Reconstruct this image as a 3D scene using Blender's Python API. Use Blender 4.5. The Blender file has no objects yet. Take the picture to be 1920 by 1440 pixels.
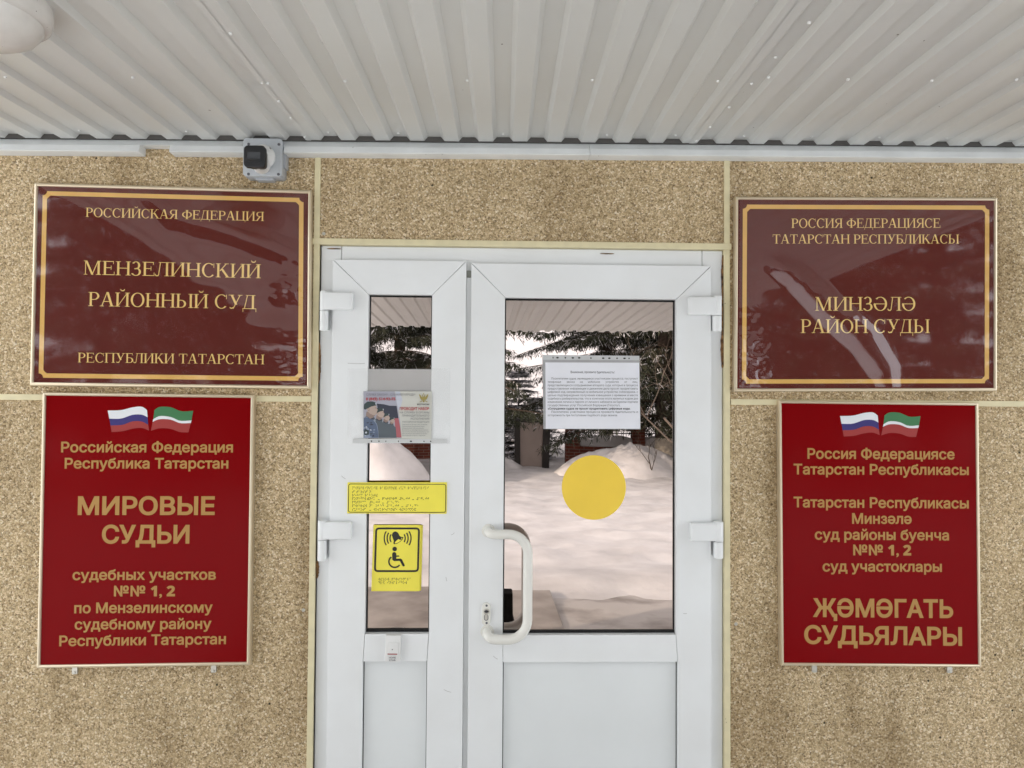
import bpy, bmesh, math, random
from math import sin, cos, pi, radians, sqrt, atan2, tan
from mathutils import Vector, Matrix, geometry, noise
random.seed(7)
scene = bpy.context.scene
COL = scene.collection

# ------------------------------------------------------------------ camera
F, D, EYE = 1331.0, 2.08, 1.6                    # focal length in photo pixels, metres to the facade, eye height
YAW, PITCH, ROLL = radians(1.6), radians(1.473), radians(0.39)
fw = Vector((sin(YAW)*cos(PITCH), cos(YAW)*cos(PITCH), sin(PITCH)))
rt = Vector((cos(YAW), -sin(YAW), 0)); up = rt.cross(fw)
R_ = rt*cos(ROLL) + up*sin(ROLL); U_ = -rt*sin(ROLL) + up*cos(ROLL)
CAM = Vector((0, -D, EYE))
cd = bpy.data.cameras.new('camera'); cam = bpy.data.objects.new('camera', cd); COL.objects.link(cam)
cd.sensor_width = 36; cd.lens = F/1920*36; cd.clip_end = 2000; cd.clip_start = 0.02
cam.matrix_world = Matrix(((R_.x, U_.x, -fw.x, CAM.x), (R_.y, U_.y, -fw.y, CAM.y), (R_.z, U_.z, -fw.z, CAM.z), (0, 0, 0, 1)))
scene.camera = cam

# ------------------------------------------------------------------ world, sun, exposure
SUN_EL, SUN_AZ = radians(15), radians(-60)       # low winter sun from the left, a little behind the facade
to_sun = Vector((sin(SUN_AZ)*cos(SUN_EL), cos(SUN_AZ)*cos(SUN_EL), sin(SUN_EL)))
w = bpy.data.worlds.new('World'); scene.world = w; w.use_nodes = True
nt = w.node_tree; bg = nt.nodes['Background']
sky = nt.nodes.new('ShaderNodeTexSky'); sky.sky_type = 'NISHITA'; sky.sun_disc = False
sky.sun_elevation = SUN_EL; sky.sun_rotation = SUN_AZ
sky.air_density = 1.0; sky.dust_density = 5.0; sky.ozone_density = 0.6
hs = nt.nodes.new('ShaderNodeHueSaturation'); hs.inputs['Saturation'].default_value = 0.34
nt.links.new(sky.outputs[0], hs.inputs['Color']); # thin bright cloud over most of the sky
tcw = nt.nodes.new('ShaderNodeTexCoord'); cl_ = nt.nodes.new('ShaderNodeTexNoise'); cl_.inputs['Scale'].default_value = 2.2; cl_.inputs['Detail'].default_value = 7; cl_.inputs['Roughness'].default_value = 0.6
nt.links.new(tcw.outputs['Generated'], cl_.inputs['Vector'])
cr_ = nt.nodes.new('ShaderNodeMapRange'); cr_.inputs['From Min'].default_value = 0.3; cr_.inputs['From Max'].default_value = 0.62; cr_.inputs['To Min'].default_value = 0.55; cr_.inputs['To Max'].default_value = 0.95
nt.links.new(cl_.outputs['Fac'], cr_.inputs['Value'])
cm_ = nt.nodes.new('ShaderNodeMix'); cm_.data_type = 'RGBA'; nt.links.new(cr_.outputs[0], cm_.inputs['Factor']); nt.links.new(hs.outputs[0], cm_.inputs['A']); cm_.inputs['B'].default_value = (7.0, 7.2, 7.45, 1)
nt.links.new(cm_.outputs['Result'], bg.inputs[0])
bg.inputs[1].default_value = 0.15
sd = bpy.data.lights.new('sun', 'SUN'); sd.energy = 2.0; sd.angle = radians(0.53); sd.color = (1, 0.9, 0.74)
so = bpy.data.objects.new('sun', sd); COL.objects.link(so)
so.rotation_euler = to_sun.to_track_quat('Z', 'Y').to_euler(); so.location = (-8, -6, 9)
vs = scene.view_settings
vs.view_transform = 'Standard'; vs.look = 'None'; vs.exposure = 1.48; vs.gamma = 1
scene.cycles.max_bounces = 10; scene.cycles.transparent_max_bounces = 16

# ------------------------------------------------------------------ helpers
def ray(px, py): return R_*((px-960)/F) - U_*((py-720)/F) + fw
def P(px, py, Y=0.0):
    d = ray(px, py); return CAM + d*((Y+D)/d.y)
GY = 0.012                                       # plane of the mirror-coated panes
def M(px, py, d):                                # real place of what the panes show at a pixel, d metres deep
    q = ray(px, py); v = CAM + q*(d/q.y); return Vector((v.x, 2*GY-v.y, v.z))

def new_mat(name, col, rough=0.5, metal=0.0, spec=0.5, var=0.0, vscale=6.0, bump=0.0, bscale=60.0, detail=5.0, col2=None, rvar=0.0):
    m = bpy.data.materials.new(name); m.use_nodes = True; n = m.node_tree; b = n.nodes['Principled BSDF']
    b.inputs['Base Color'].default_value = (*col, 1); b.inputs['Roughness'].default_value = rough
    b.inputs['Metallic'].default_value = metal; b.inputs['Specular IOR Level'].default_value = spec
    tc = n.nodes.new('ShaderNodeTexCoord')
    if var or col2:
        no = n.nodes.new('ShaderNodeTexNoise'); no.inputs['Scale'].default_value = vscale; no.inputs['Detail'].default_value = detail
        n.links.new(tc.outputs['Object'], no.inputs['Vector'])
        mx = n.nodes.new('ShaderNodeMix'); mx.data_type = 'RGBA'
        cr = n.nodes.new('ShaderNodeValToRGB'); cr.color_ramp.elements[0].position = 0.35; cr.color_ramp.elements[1].position = 0.68
        n.links.new(no.outputs['Fac'], cr.inputs['Fac']); n.links.new(cr.outputs['Color'], mx.inputs['Factor'])
        c2 = col2 if col2 else tuple(c*(1-var) for c in col)
        mx.inputs['A'].default_value = (*col, 1); mx.inputs['B'].default_value = (*c2, 1)
        n.links.new(mx.outputs['Result'], b.inputs['Base Color'])
        if rvar:
            ma = n.nodes.new('ShaderNodeMath'); ma.operation = 'MULTIPLY_ADD'
            n.links.new(no.outputs['Fac'], ma.inputs[0]); ma.inputs[1].default_value = rvar; ma.inputs[2].default_value = rough
            n.links.new(ma.outputs[0], b.inputs['Roughness'])
    if bump:
        nb = n.nodes.new('ShaderNodeTexNoise'); nb.inputs['Scale'].default_value = bscale; nb.inputs['Detail'].default_value = 4
        n.links.new(tc.outputs['Object'], nb.inputs['Vector'])
        bu = n.nodes.new('ShaderNodeBump'); bu.inputs['Strength'].default_value = bump; bu.inputs['Distance'].default_value = 0.01
        n.links.new(nb.outputs['Fac'], bu.inputs['Height']); n.links.new(bu.outputs['Normal'], b.inputs['Normal'])
    return m

def film_mat(name, milky, gloss, rough=0.03, tint=(0.95, 0.95, 0.97)):
    m = bpy.data.materials.new(name); m.use_nodes = True; n = m.node_tree; n.nodes.remove(n.nodes['Principled BSDF'])
    out = n.nodes['Material Output']
    tr = n.nodes.new('ShaderNodeBsdfTransparent'); di = n.nodes.new('ShaderNodeBsdfDiffuse'); di.inputs['Color'].default_value = (0.92, 0.92, 0.92, 1)
    gl = n.nodes.new('ShaderNodeBsdfGlossy'); gl.inputs['Roughness'].default_value = rough; gl.inputs['Color'].default_value = (*tint, 1)
    a = n.nodes.new('ShaderNodeMixShader'); b = n.nodes.new('ShaderNodeMixShader')
    a.inputs[0].default_value = milky; n.links.new(tr.outputs[0], a.inputs[1]); tl = n.nodes.new('ShaderNodeBsdfTranslucent'); tl.inputs['Color'].default_value = (0.9, 0.9, 0.9, 1); dm = n.nodes.new('ShaderNodeMixShader'); dm.inputs[0].default_value = 0.5
    n.links.new(di.outputs[0], dm.inputs[1]); n.links.new(tl.outputs[0], dm.inputs[2]); n.links.new(dm.outputs[0], a.inputs[2])
    fr = n.nodes.new('ShaderNodeFresnel'); fr.inputs['IOR'].default_value = 1.5
    ma = n.nodes.new('ShaderNodeMath'); ma.operation = 'MULTIPLY_ADD'; n.links.new(fr.outputs[0], ma.inputs[0])
    ma.inputs[1].default_value = 1.0; ma.inputs[2].default_value = gloss
    ge = n.nodes.new('ShaderNodeNewGeometry'); inv = n.nodes.new('ShaderNodeMath'); inv.operation = 'SUBTRACT'; inv.inputs[0].default_value = 1.0; n.links.new(ge.outputs['Backfacing'], inv.inputs[1])
    mb_ = n.nodes.new('ShaderNodeMath'); mb_.operation = 'MULTIPLY'; n.links.new(ma.outputs[0], mb_.inputs[0]); n.links.new(inv.outputs[0], mb_.inputs[1])   # the inner face only lets light out
    n.links.new(mb_.outputs[0], b.inputs[0]); n.links.new(a.outputs[0], b.inputs[1]); n.links.new(gl.outputs[0], b.inputs[2])
    n.links.new(b.outputs[0], out.inputs['Surface'])
    return m

class MB:
    def __init__(s): s.v = []; s.f = []; s.m = []
    def face(s, pts, mi=0):
        k = len(s.v); s.v += [tuple(p) for p in pts]; s.f.append(tuple(range(k, k+len(pts)))); s.m.append(mi)
    def box(s, x0, x1, y0, y1, z0, z1, mi=0):
        k = len(s.v)
        s.v += [(x, y, z) for z in (z0, z1) for y in (y0, y1) for x in (x0, x1)]
        for f in ((0, 2, 3, 1), (4, 5, 7, 6), (0, 1, 5, 4), (2, 6, 7, 3), (0, 4, 6, 2), (1, 3, 7, 5)):
            s.f.append(tuple(k+i for i in f)); s.m.append(mi)
    def prism(s, pts, y0, y1, mi=0):             # pts are (x, z), y0 the front, y1 the back
        k = len(s.v); n = len(pts)
        s.v += [(p[0], y0, p[1]) for p in pts] + [(p[0], y1, p[1]) for p in pts]
        s.f.append(tuple(k+i for i in range(n))); s.f.append(tuple(k+n+i for i in reversed(range(n))))
        for i in range(n): s.f.append((k+i, k+n+i, k+n+(i+1) % n, k+(i+1) % n))
        s.m += [mi]*(n+2)
    def flat(s, pts, y, mi=0):
        s.face([(p[0], y, p[1]) for p in pts], mi)
    def tube(s, path, rad, n=10, mi=0, cap=True):
        path = [Vector(p) for p in path]; k0 = len(s.v); ref = None
        for i, p in enumerate(path):
            t = (path[min(i+1, len(path)-1)]-path[max(i-1, 0)]).normalized()
            if ref is None: ref = t.orthogonal().normalized()
            ref = (ref - t*ref.dot(t)).normalized(); b = t.cross(ref)
            r = rad[i] if isinstance(rad, (list, tuple)) else rad
            for j in range(n):
                a = 2*pi*j/n; s.v.append(tuple(p + ref*(cos(a)*r) + b*(sin(a)*r)))
        for i in range(len(path)-1):
            for j in range(n):
                s.f.append((k0+i*n+j, k0+i*n+(j+1) % n, k0+(i+1)*n+(j+1) % n, k0+(i+1)*n+j)); s.m.append(mi)
        if cap:
            s.f.append(tuple(k0+j for j in reversed(range(n)))); s.f.append(tuple(k0+(len(path)-1)*n+j for j in range(n))); s.m += [mi]*2
    def lathe(s, c, axis, prof, n=24, mi=0):     # prof: (distance along axis, radius)
        ax = Vector(axis).normalized(); a1 = ax.orthogonal().normalized(); a2 = ax.cross(a1); c = Vector(c); k0 = len(s.v)
        for (h, r) in prof:
            for j in range(n):
                a = 2*pi*j/n; s.v.append(tuple(c + ax*h + a1*(cos(a)*r) + a2*(sin(a)*r)))
        for i in range(len(prof)-1):
            for j in range(n):
                s.f.append((k0+i*n+j, k0+i*n+(j+1) % n, k0+(i+1)*n+(j+1) % n, k0+(i+1)*n+j)); s.m.append(mi)
        s.f.append(tuple(k0+j for j in reversed(range(n)))); s.f.append(tuple(k0+(len(prof)-1)*n+j for j in range(n))); s.m += [mi]*2
    def build(s, name, mats, parent=None, bevel=0.0, smooth=False, recalc=True, segs=2):
        me = bpy.data.meshes.new(name); me.from_pydata(s.v, [], s.f)
        if not isinstance(mats, (list, tuple)): mats = [mats]
        for m in mats: me.materials.append(m)
        for p, i in zip(me.polygons, s.m): p.material_index = i
        if recalc or bevel:
            bm = bmesh.new(); bm.from_mesh(me)
            if recalc: bmesh.ops.recalc_face_normals(bm, faces=bm.faces)
            if bevel:
                ed = [e for e in bm.edges if len(e.link_faces) == 2 and e.calc_face_angle(0) > 0.6]
                bmesh.ops.bevel(bm, geom=ed, offset=bevel, segments=segs, profile=0.5, affect='EDGES')
            bm.to_mesh(me); bm.free()
        if smooth:
            me.polygons.foreach_set('use_smooth', [True]*len(me.polygons))
            try: me.set_sharp_from_angle(angle=radians(smooth if smooth > 1 else 40))
            except Exception: pass
        o = bpy.data.objects.new(name, me); COL.objects.link(o)
        if parent: attach(o, parent)
        return o
def attach(o, parent):
    o.parent = parent
    b = Matrix.Identity(4) if parent.type == 'MESH' else Matrix.Translation(parent.location)
    o.matrix_parent_inverse = b.inverted()
def tag(o, label=None, cat=None, group=None, kind=None):
    if label: o['label'] = label
    if cat: o['category'] = cat
    if group: o['group'] = group
    if kind: o['kind'] = kind
    return o
def thing(name, loc, label, cat, group=None):
    o = bpy.data.objects.new(name, None); COL.objects.link(o); o.location = loc; o.empty_display_size = 0.1
    return tag(o, label, cat, group)
def copy_tree(o, parent=None):
    c = o.copy(); COL.objects.link(c)
    if parent: c.parent = parent
    for ch in [x for x in bpy.data.objects if x.parent == o]: copy_tree(ch, c)
    return c
def xz(p): return (p.x, p.z)
def Q(pts, Y): return [xz(P(a, b, Y)) for a, b in pts]     # photo outline on a plane parallel to the facade

# ------------------------------------------------------------------ lettering
def contours(s, bold=0.0, res=4):
    c = bpy.data.curves.new('t', 'FONT'); c.body = s; c.size = 1; c.resolution_u = res
    o = bpy.data.objects.new('t', c); COL.objects.link(o); bpy.context.view_layer.update()
    cu = o.to_curve(bpy.context.evaluated_depsgraph_get()); cs = []
    for sp in cu.splines:
        pts = []
        if sp.type == 'BEZIER':
            n = len(sp.bezier_points)
            for i in range(n):
                a, b = sp.bezier_points[i], sp.bezier_points[(i+1) % n]
                st = (a.handle_right-a.co).cross(b.co-a.co).length < 1e-7 and (b.handle_left-b.co).cross(b.co-a.co).length < 1e-7
                if st: pts.append(a.co.copy())
                else: pts += geometry.interpolate_bezier(a.co, a.handle_right, b.handle_left, b.co, res+1)[:-1]
        else: pts = [p.co.to_3d() for p in sp.points]
        q = []
        for p in pts:
            if not q or (Vector((p.x, p.y))-q[-1]).length > 1e-4: q.append(Vector((p.x, p.y)))
        if len(q) > 2 and (q[0]-q[-1]).length < 1e-4: q.pop()
        if len(q) > 2: cs.append(q)
    o.to_curve_clear(); bpy.data.objects.remove(o); bpy.data.curves.remove(c)
    def area(q): return sum(q[i].x*q[(i+1) % len(q)].y-q[(i+1) % len(q)].x*q[i].y for i in range(len(q)))/2
    # letters: outlines that share a stretch of the line
    cl = []
    for q in sorted(cs, key=lambda q: min(p.x for p in q)):
        lo, hi = min(p.x for p in q), max(p.x for p in q)
        if cl and lo < cl[-1][1]-0.01: cl[-1][0].append(q); cl[-1][1] = max(cl[-1][1], hi)
        else: cl.append([[q], hi])
    res_ = []
    for qs, _ in cl:
        big = max((area(q) for q in qs), key=abs); sg = 1 if big > 0 else -1
        if bold: qs = [grow(q, bold, sg) for q in qs]
        res_.append(traps(qs))
    return res_
def grow(q, d, sg):
    out = []; n = len(q)
    for i in range(n):
        e0 = (q[i]-q[i-1]).normalized(); e1 = (q[(i+1) % n]-q[i]).normalized()
        n0 = Vector((e0.y, -e0.x))*sg; n1 = Vector((e1.y, -e1.x))*sg; m = n0+n1; l = m.length
        m = n0 if l < 0.2 else m/l*min(2/l, 1.9)
        out.append(q[i]+m*d)
    return out
def traps(qs):                                   # non-zero winding fill of overlapping outlines, as horizontal slices
    E = []; ys = set()
    for q in qs:
        for i in range(len(q)):
            a, b = q[i-1], q[i]; ys.add(round(a.y, 5))
            if abs(a.y-b.y) > 1e-6: E.append((a.x, a.y, b.x, b.y, 1) if a.y < b.y else (b.x, b.y, a.x, a.y, -1))
    for i in range(len(E)):
        ax, ay, bx, by, _ = E[i]; m1 = (bx-ax)/(by-ay)
        for j in range(i+1, len(E)):
            cx, cy, dx, dy, _ = E[j]; lo, hi = max(ay, cy), min(by, dy)
            if hi-lo < 1e-4: continue
            m2 = (dx-cx)/(dy-cy); f0 = ax+(lo-ay)*m1-cx-(lo-cy)*m2; f1 = ax+(hi-ay)*m1-cx-(hi-cy)*m2
            if f0*f1 < 0 and abs(f0-f1) > 1e-6: ys.add(round(lo+(hi-lo)*f0/(f0-f1), 5))
    ys = sorted(ys); out = []; last = {}
    for k in range(len(ys)-1):
        y0, y1 = ys[k], ys[k+1]
        if y1-y0 < 2e-4: continue
        ym = (y0+y1)/2; act = sorted((e[0]+(ym-e[1])*(e[2]-e[0])/(e[3]-e[1]), e) for e in E if e[1] < ym < e[3])
        wn = 0; st = None
        for x, e in act:
            p = wn; wn += e[4]
            if p == 0: st = e
            elif wn == 0:
                X = lambda e, y: e[0]+(y-e[1])*(e[2]-e[0])/(e[3]-e[1])
                out.append([(X(st, y0), y0), (X(e, y0), y0), (X(e, y1), y1), (X(st, y1), y1)])
    return out

def put_polys(mb, groups, p0, p1, cap_px, Y, cap_u, mi=0, jit=3e-5):   # groups: per letter a list of convex polygons
    xs = [p[0] for g in groups for f in g for p in f]
    x0, x1 = min(xs), max(xs)
    A, B = P(*p0, Y), P(*p1, Y); mx, my = (p0[0]+p1[0])/2, (p0[1]+p1[1])/2
    H = P(mx, my-cap_px, Y).z-P(mx, my, Y).z; k = 0
    for g in groups:
        for f in g:
            yy = Y-jit*(k % 11); k += 1
            mb.face([((A+(B-A)*((p[0]-x0)/(x1-x0))).x, yy, (A+(B-A)*((p[0]-x0)/(x1-x0))).z+p[1]/cap_u*H) for p in f], mi)
def sans(mb, s, p0, p1, cap_px, Y, bold=0.0, mi=0, res=4):
    put_polys(mb, contours(s, bold, res), p0, p1, cap_px, Y, 0.728+bold, mi, 0.0)

# a book-face Cyrillic alphabet drawn from stems, hairlines, bowls and serifs (cap height 1)
TK, TH, SE, SH = 0.15, 0.05, 0.10, 0.038
def g_rect(x0, y0, x1, y1): return [(x0, y0), (x1, y0), (x1, y1), (x0, y1)]
def g_stem(x, y0=0, y1=1, wd=TK, sb=True, st=True, top_l=True, top_r=True):
    r = [g_rect(x, y0, x+wd, y1)]
    if sb: r.append(g_rect(x-SE, y0, x+wd+SE, y0+SH))
    if st: r.append(g_rect(x-(SE if top_l else 0), y1-SH, x+wd+(SE if top_r else 0), y1))
    return r
def g_diag(xb, yb, xt, yt, wd): return [[(xb, yb), (xb+wd, yb), (xt+wd, yt), (xt, yt)]]
def g_arc(cx, cy, rx, ry, a0, a1, tk=TK, th=TH, n=18):
    o = [(cx+rx*cos(radians(a0+(a1-a0)*i/n)), cy+ry*sin(radians(a0+(a1-a0)*i/n))) for i in range(n+1)]
    i_ = [(cx+(rx-tk)*cos(radians(a0+(a1-a0)*i/n)), cy+(ry-th)*sin(radians(a0+(a1-a0)*i/n))) for i in range(n+1)]
    return [[o[k], o[k+1], i_[k+1], i_[k]] for k in range(n)]
def g_serif(x0, x1, y0): return [g_rect(x0, y0, x1, y0+SH)]
def glyph(c):
    L = []
    if c == 'А':
        L = g_diag(0.10, 0, 0.47, 1.02, 0.06)+g_diag(0.77, 0, 0.45, 1.02, 0.165)+[g_rect(0.24, 0.32, 0.78, 0.32+TH)]+g_serif(0.0, 0.27, 0)+g_serif(0.65, 1.05, 0); w_ = 1.06
    elif c == 'Б':
        L = g_stem(0.12, top_r=False)+[g_rect(0.12, 1-TH, 0.74, 1), g_rect(0.70, 0.78, 0.74, 1)]+[g_rect(0.2, 0, 0.46, TH), g_rect(0.2, 0.56-TH, 0.46, 0.56)]+g_arc(0.46, 0.28, 0.36, 0.28, -90, 90); w_ = 0.87
    elif c == 'Д':
        L = g_diag(0.12, TH, 0.33, 1, 0.06)+g_stem(0.68, sb=False, st=False)+[g_rect(0.02, 0, 1.0, TH), g_rect(0.24, 1-SH, 0.93, 1), g_rect(0.02, -0.22, 0.06, TH), g_rect(0.96, -0.22, 1.0, TH)]; w_ = 1.03
    elif c == 'Е':
        L = g_stem(0.12, top_r=False)+[g_rect(0.2, 1-TH, 0.80, 1), g_rect(0.2, 0, 0.82, TH), g_rect(0.2, 0.5, 0.62, 0.5+TH), g_rect(0.76, 0.80, 0.80, 1), g_rect(0.82, 0, 0.86, 0.24), g_rect(0.6, 0.38, 0.64, 0.68)]; w_ = 0.92
    elif c == 'З':
        L = g_arc(0.33, 0.74, 0.30, 0.28, -90, 150)+g_arc(0.33, 0.27, 0.36, 0.29, -155, 90)+[g_rect(0.22, 0.46, 0.38, 0.46+TH*1.3)]; w_ = 0.76
    elif c in 'ИЙ':
        L = g_stem(0.12)+g_stem(0.82)+g_diag(0.24, 0.10, 0.79, 0.90, 0.06); w_ = 1.09
        if c == 'Й': L += g_arc(0.545, 1.26, 0.17, 0.16, 180, 360, 0.05, 0.07)
    elif c == 'К':
        L = g_stem(0.12)+g_diag(0.27, 0.46, 0.70, 0.97, 0.075)+g_diag(0.78, 0, 0.36, 0.60, 0.18)+g_serif(0.62, 0.93, 1-SH)+g_serif(0.68, 1.03, 0); w_ = 1.02
    elif c == 'Л':
        L = g_stem(0.74, st=False)+g_diag(0.20, 0.06, 0.33, 1, 0.06)+[g_rect(0.23, 1-SH, 0.99, 1)]+g_arc(0.12, 0.10, 0.14, 0.12, 150, 350, 0.06, 0.08); w_ = 1.02
    elif c == 'М':
        L = g_stem(0.14, wd=0.055, top_r=False)+g_stem(1.00, top_l=False)+g_diag(0.57, 0, 0.14, 1, 0.15)+g_diag(0.60, 0, 1.0, 1, 0.06); w_ = 1.32
    elif c == 'Н': L = g_stem(0.12)+g_stem(0.82)+[g_rect(0.2, 0.49, 0.9, 0.49+TH)]; w_ = 1.09
    elif c == 'О': L = g_arc(0.54, 0.5, 0.49, 0.52, 0, 360, n=32); w_ = 1.08
    elif c == 'П': L = g_stem(0.12, st=False)+g_stem(0.82, st=False)+[g_rect(0.02, 1-SH*1.1, 1.07, 1)]; w_ = 1.09
    elif c == 'Р': L = g_stem(0.12, top_r=False)+[g_rect(0.2, 1-TH, 0.44, 1), g_rect(0.2, 0.45, 0.44, 0.45+TH)]+g_arc(0.44, 0.725, 0.36, 0.275, -90, 90); w_ = 0.85
    elif c == 'С': L = g_arc(0.53, 0.5, 0.48, 0.52, 48, 318)+[g_rect(0.86, 0.68, 0.90, 1.0)]; w_ = 1.0
    elif c == 'Т': L = g_stem(0.39, st=False)+[g_rect(0.04, 1-TH, 0.89, 1), g_rect(0.04, 0.74, 0.08, 1), g_rect(0.85, 0.74, 0.89, 1)]; w_ = 0.93
    elif c == 'У': L = g_diag(0.50, 0.30, 0.17, 1, 0.165)+g_diag(0.34, 0.0, 0.84, 1, 0.065)+g_serif(0.03, 0.44, 1-SH)+g_serif(0.70, 1.03, 1-SH)+g_arc(0.25, 0.09, 0.13, 0.10, 160, 380, 0.07, 0.08); w_ = 1.04
    elif c == 'Ф': L = g_stem(0.52)+g_arc(0.595, 0.5, 0.54, 0.33, 0, 360, n=32); w_ = 1.19
    elif c == 'Ц': L = g_stem(0.12)+g_stem(0.82)+[g_rect(0.2, 0, 1.09, TH), g_rect(1.05, -0.22, 1.09, TH)]; w_ = 1.12
    elif c == 'Ы': L = g_stem(0.12)+[g_rect(0.2, 0, 0.42, TH), g_rect(0.2, 0.56-TH, 0.42, 0.56)]+g_arc(0.42, 0.28, 0.34, 0.28, -90, 90)+g_stem(1.02); w_ = 1.29
    elif c == 'Я': L = g_stem(0.72, top_l=False)+[g_rect(0.46, 1-TH, 0.8, 1), g_rect(0.44, 0.46, 0.8, 0.46+TH)]+g_arc(0.46, 0.73, 0.35, 0.27, 90, 270)+g_diag(0.10, 0, 0.46, 0.5, 0.15)+g_serif(0.0, 0.27, 0); w_ = 1.0
    elif c == 'Ә': L = g_arc(0.5, 0.5, 0.49, 0.52, -180, 135)+[g_rect(0.04, 0.47, 0.93, 0.47+TH), g_rect(0.04, 0.47, 0.09, 0.55)]; w_ = 1.04
    else: w_ = 0.40
    return L, w_
def serif(mb, s, p0, p1, cap_px, Y, mi=0):
    x = 0; groups = []
    for c in s:
        L, wd = glyph(c)
        groups.append([[(a+x, b) for a, b in pl] for pl in L]); x += wd
    put_polys(mb, groups, p0, p1, cap_px, Y, 1.0, mi, 2.5e-5)

BR = dict(zip('абвгдежзийклмнопрстуфхцчшщыьэюя', '1 12 2456 1245 145 15 245 1356 24 12346 13 123 134 1345 135 1234 1235 234 2345 136 124 125 14 12345 156 1346 2346 23456 246 1256 1246'.split()))
BR.update({'-': '36', '#': '3456', '.': '3', ' ': ''}); BR.update(dict(zip('1234567890', '1 12 14 145 15 124 1245 125 24 245'.split())))
def braille(mb, s, x, y, Y, pitch=4.0, dot=1.75, r=0.72, mi=0):
    for i, c in enumerate(s):
        for d in BR.get(c, ''):
            k = int(d)-1
            q = P(x+i*pitch+(k//3)*dot, y+(k % 3)*dot, Y); rr = r/640
            mb.lathe((q.x, Y, q.z), (0, -1, 0), [(0, rr), (0.0005, rr*0.8), (0.0007, rr*0.3)], 6, mi)

def stroke(mb, pts, wd, Y, mi=0, closed=False, jit=0.0):   # a drawn line of a width, on a plane
    n = len(pts); rng = range(n if closed else n-1)
    L, R = [], []
    for i in range(n):
        a = Vector(pts[i-1] if (closed or i) else pts[i]); b = Vector(pts[(i+1) % n] if (closed or i < n-1) else pts[i])
        t = (b-a).normalized(); nn = Vector((-t.y, t.x))
        L.append(Vector(pts[i])+nn*wd/2); R.append(Vector(pts[i])-nn*wd/2)
    for i in rng:
        j = (i+1) % n; mb.flat([tuple(L[i]), tuple(R[i]), tuple(R[j]), tuple(L[j])], Y-jit*i, mi)
def rrect(x0, z0, x1, z1, r, n=5):
    o = []
    for cx, cz, a in ((x1-r, z1-r, 0), (x0+r, z1-r, 90), (x0+r, z0+r, 180), (x1-r, z0+r, 270)):
        o += [(cx+r*cos(radians(a+90*i/n)), cz+r*sin(radians(a+90*i/n))) for i in range(n+1)]
    return o
def circ(cx, cz, r, n=40): return [(cx+r*cos(2*pi*i/n), cz+r*sin(2*pi*i/n)) for i in range(n)]
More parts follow.
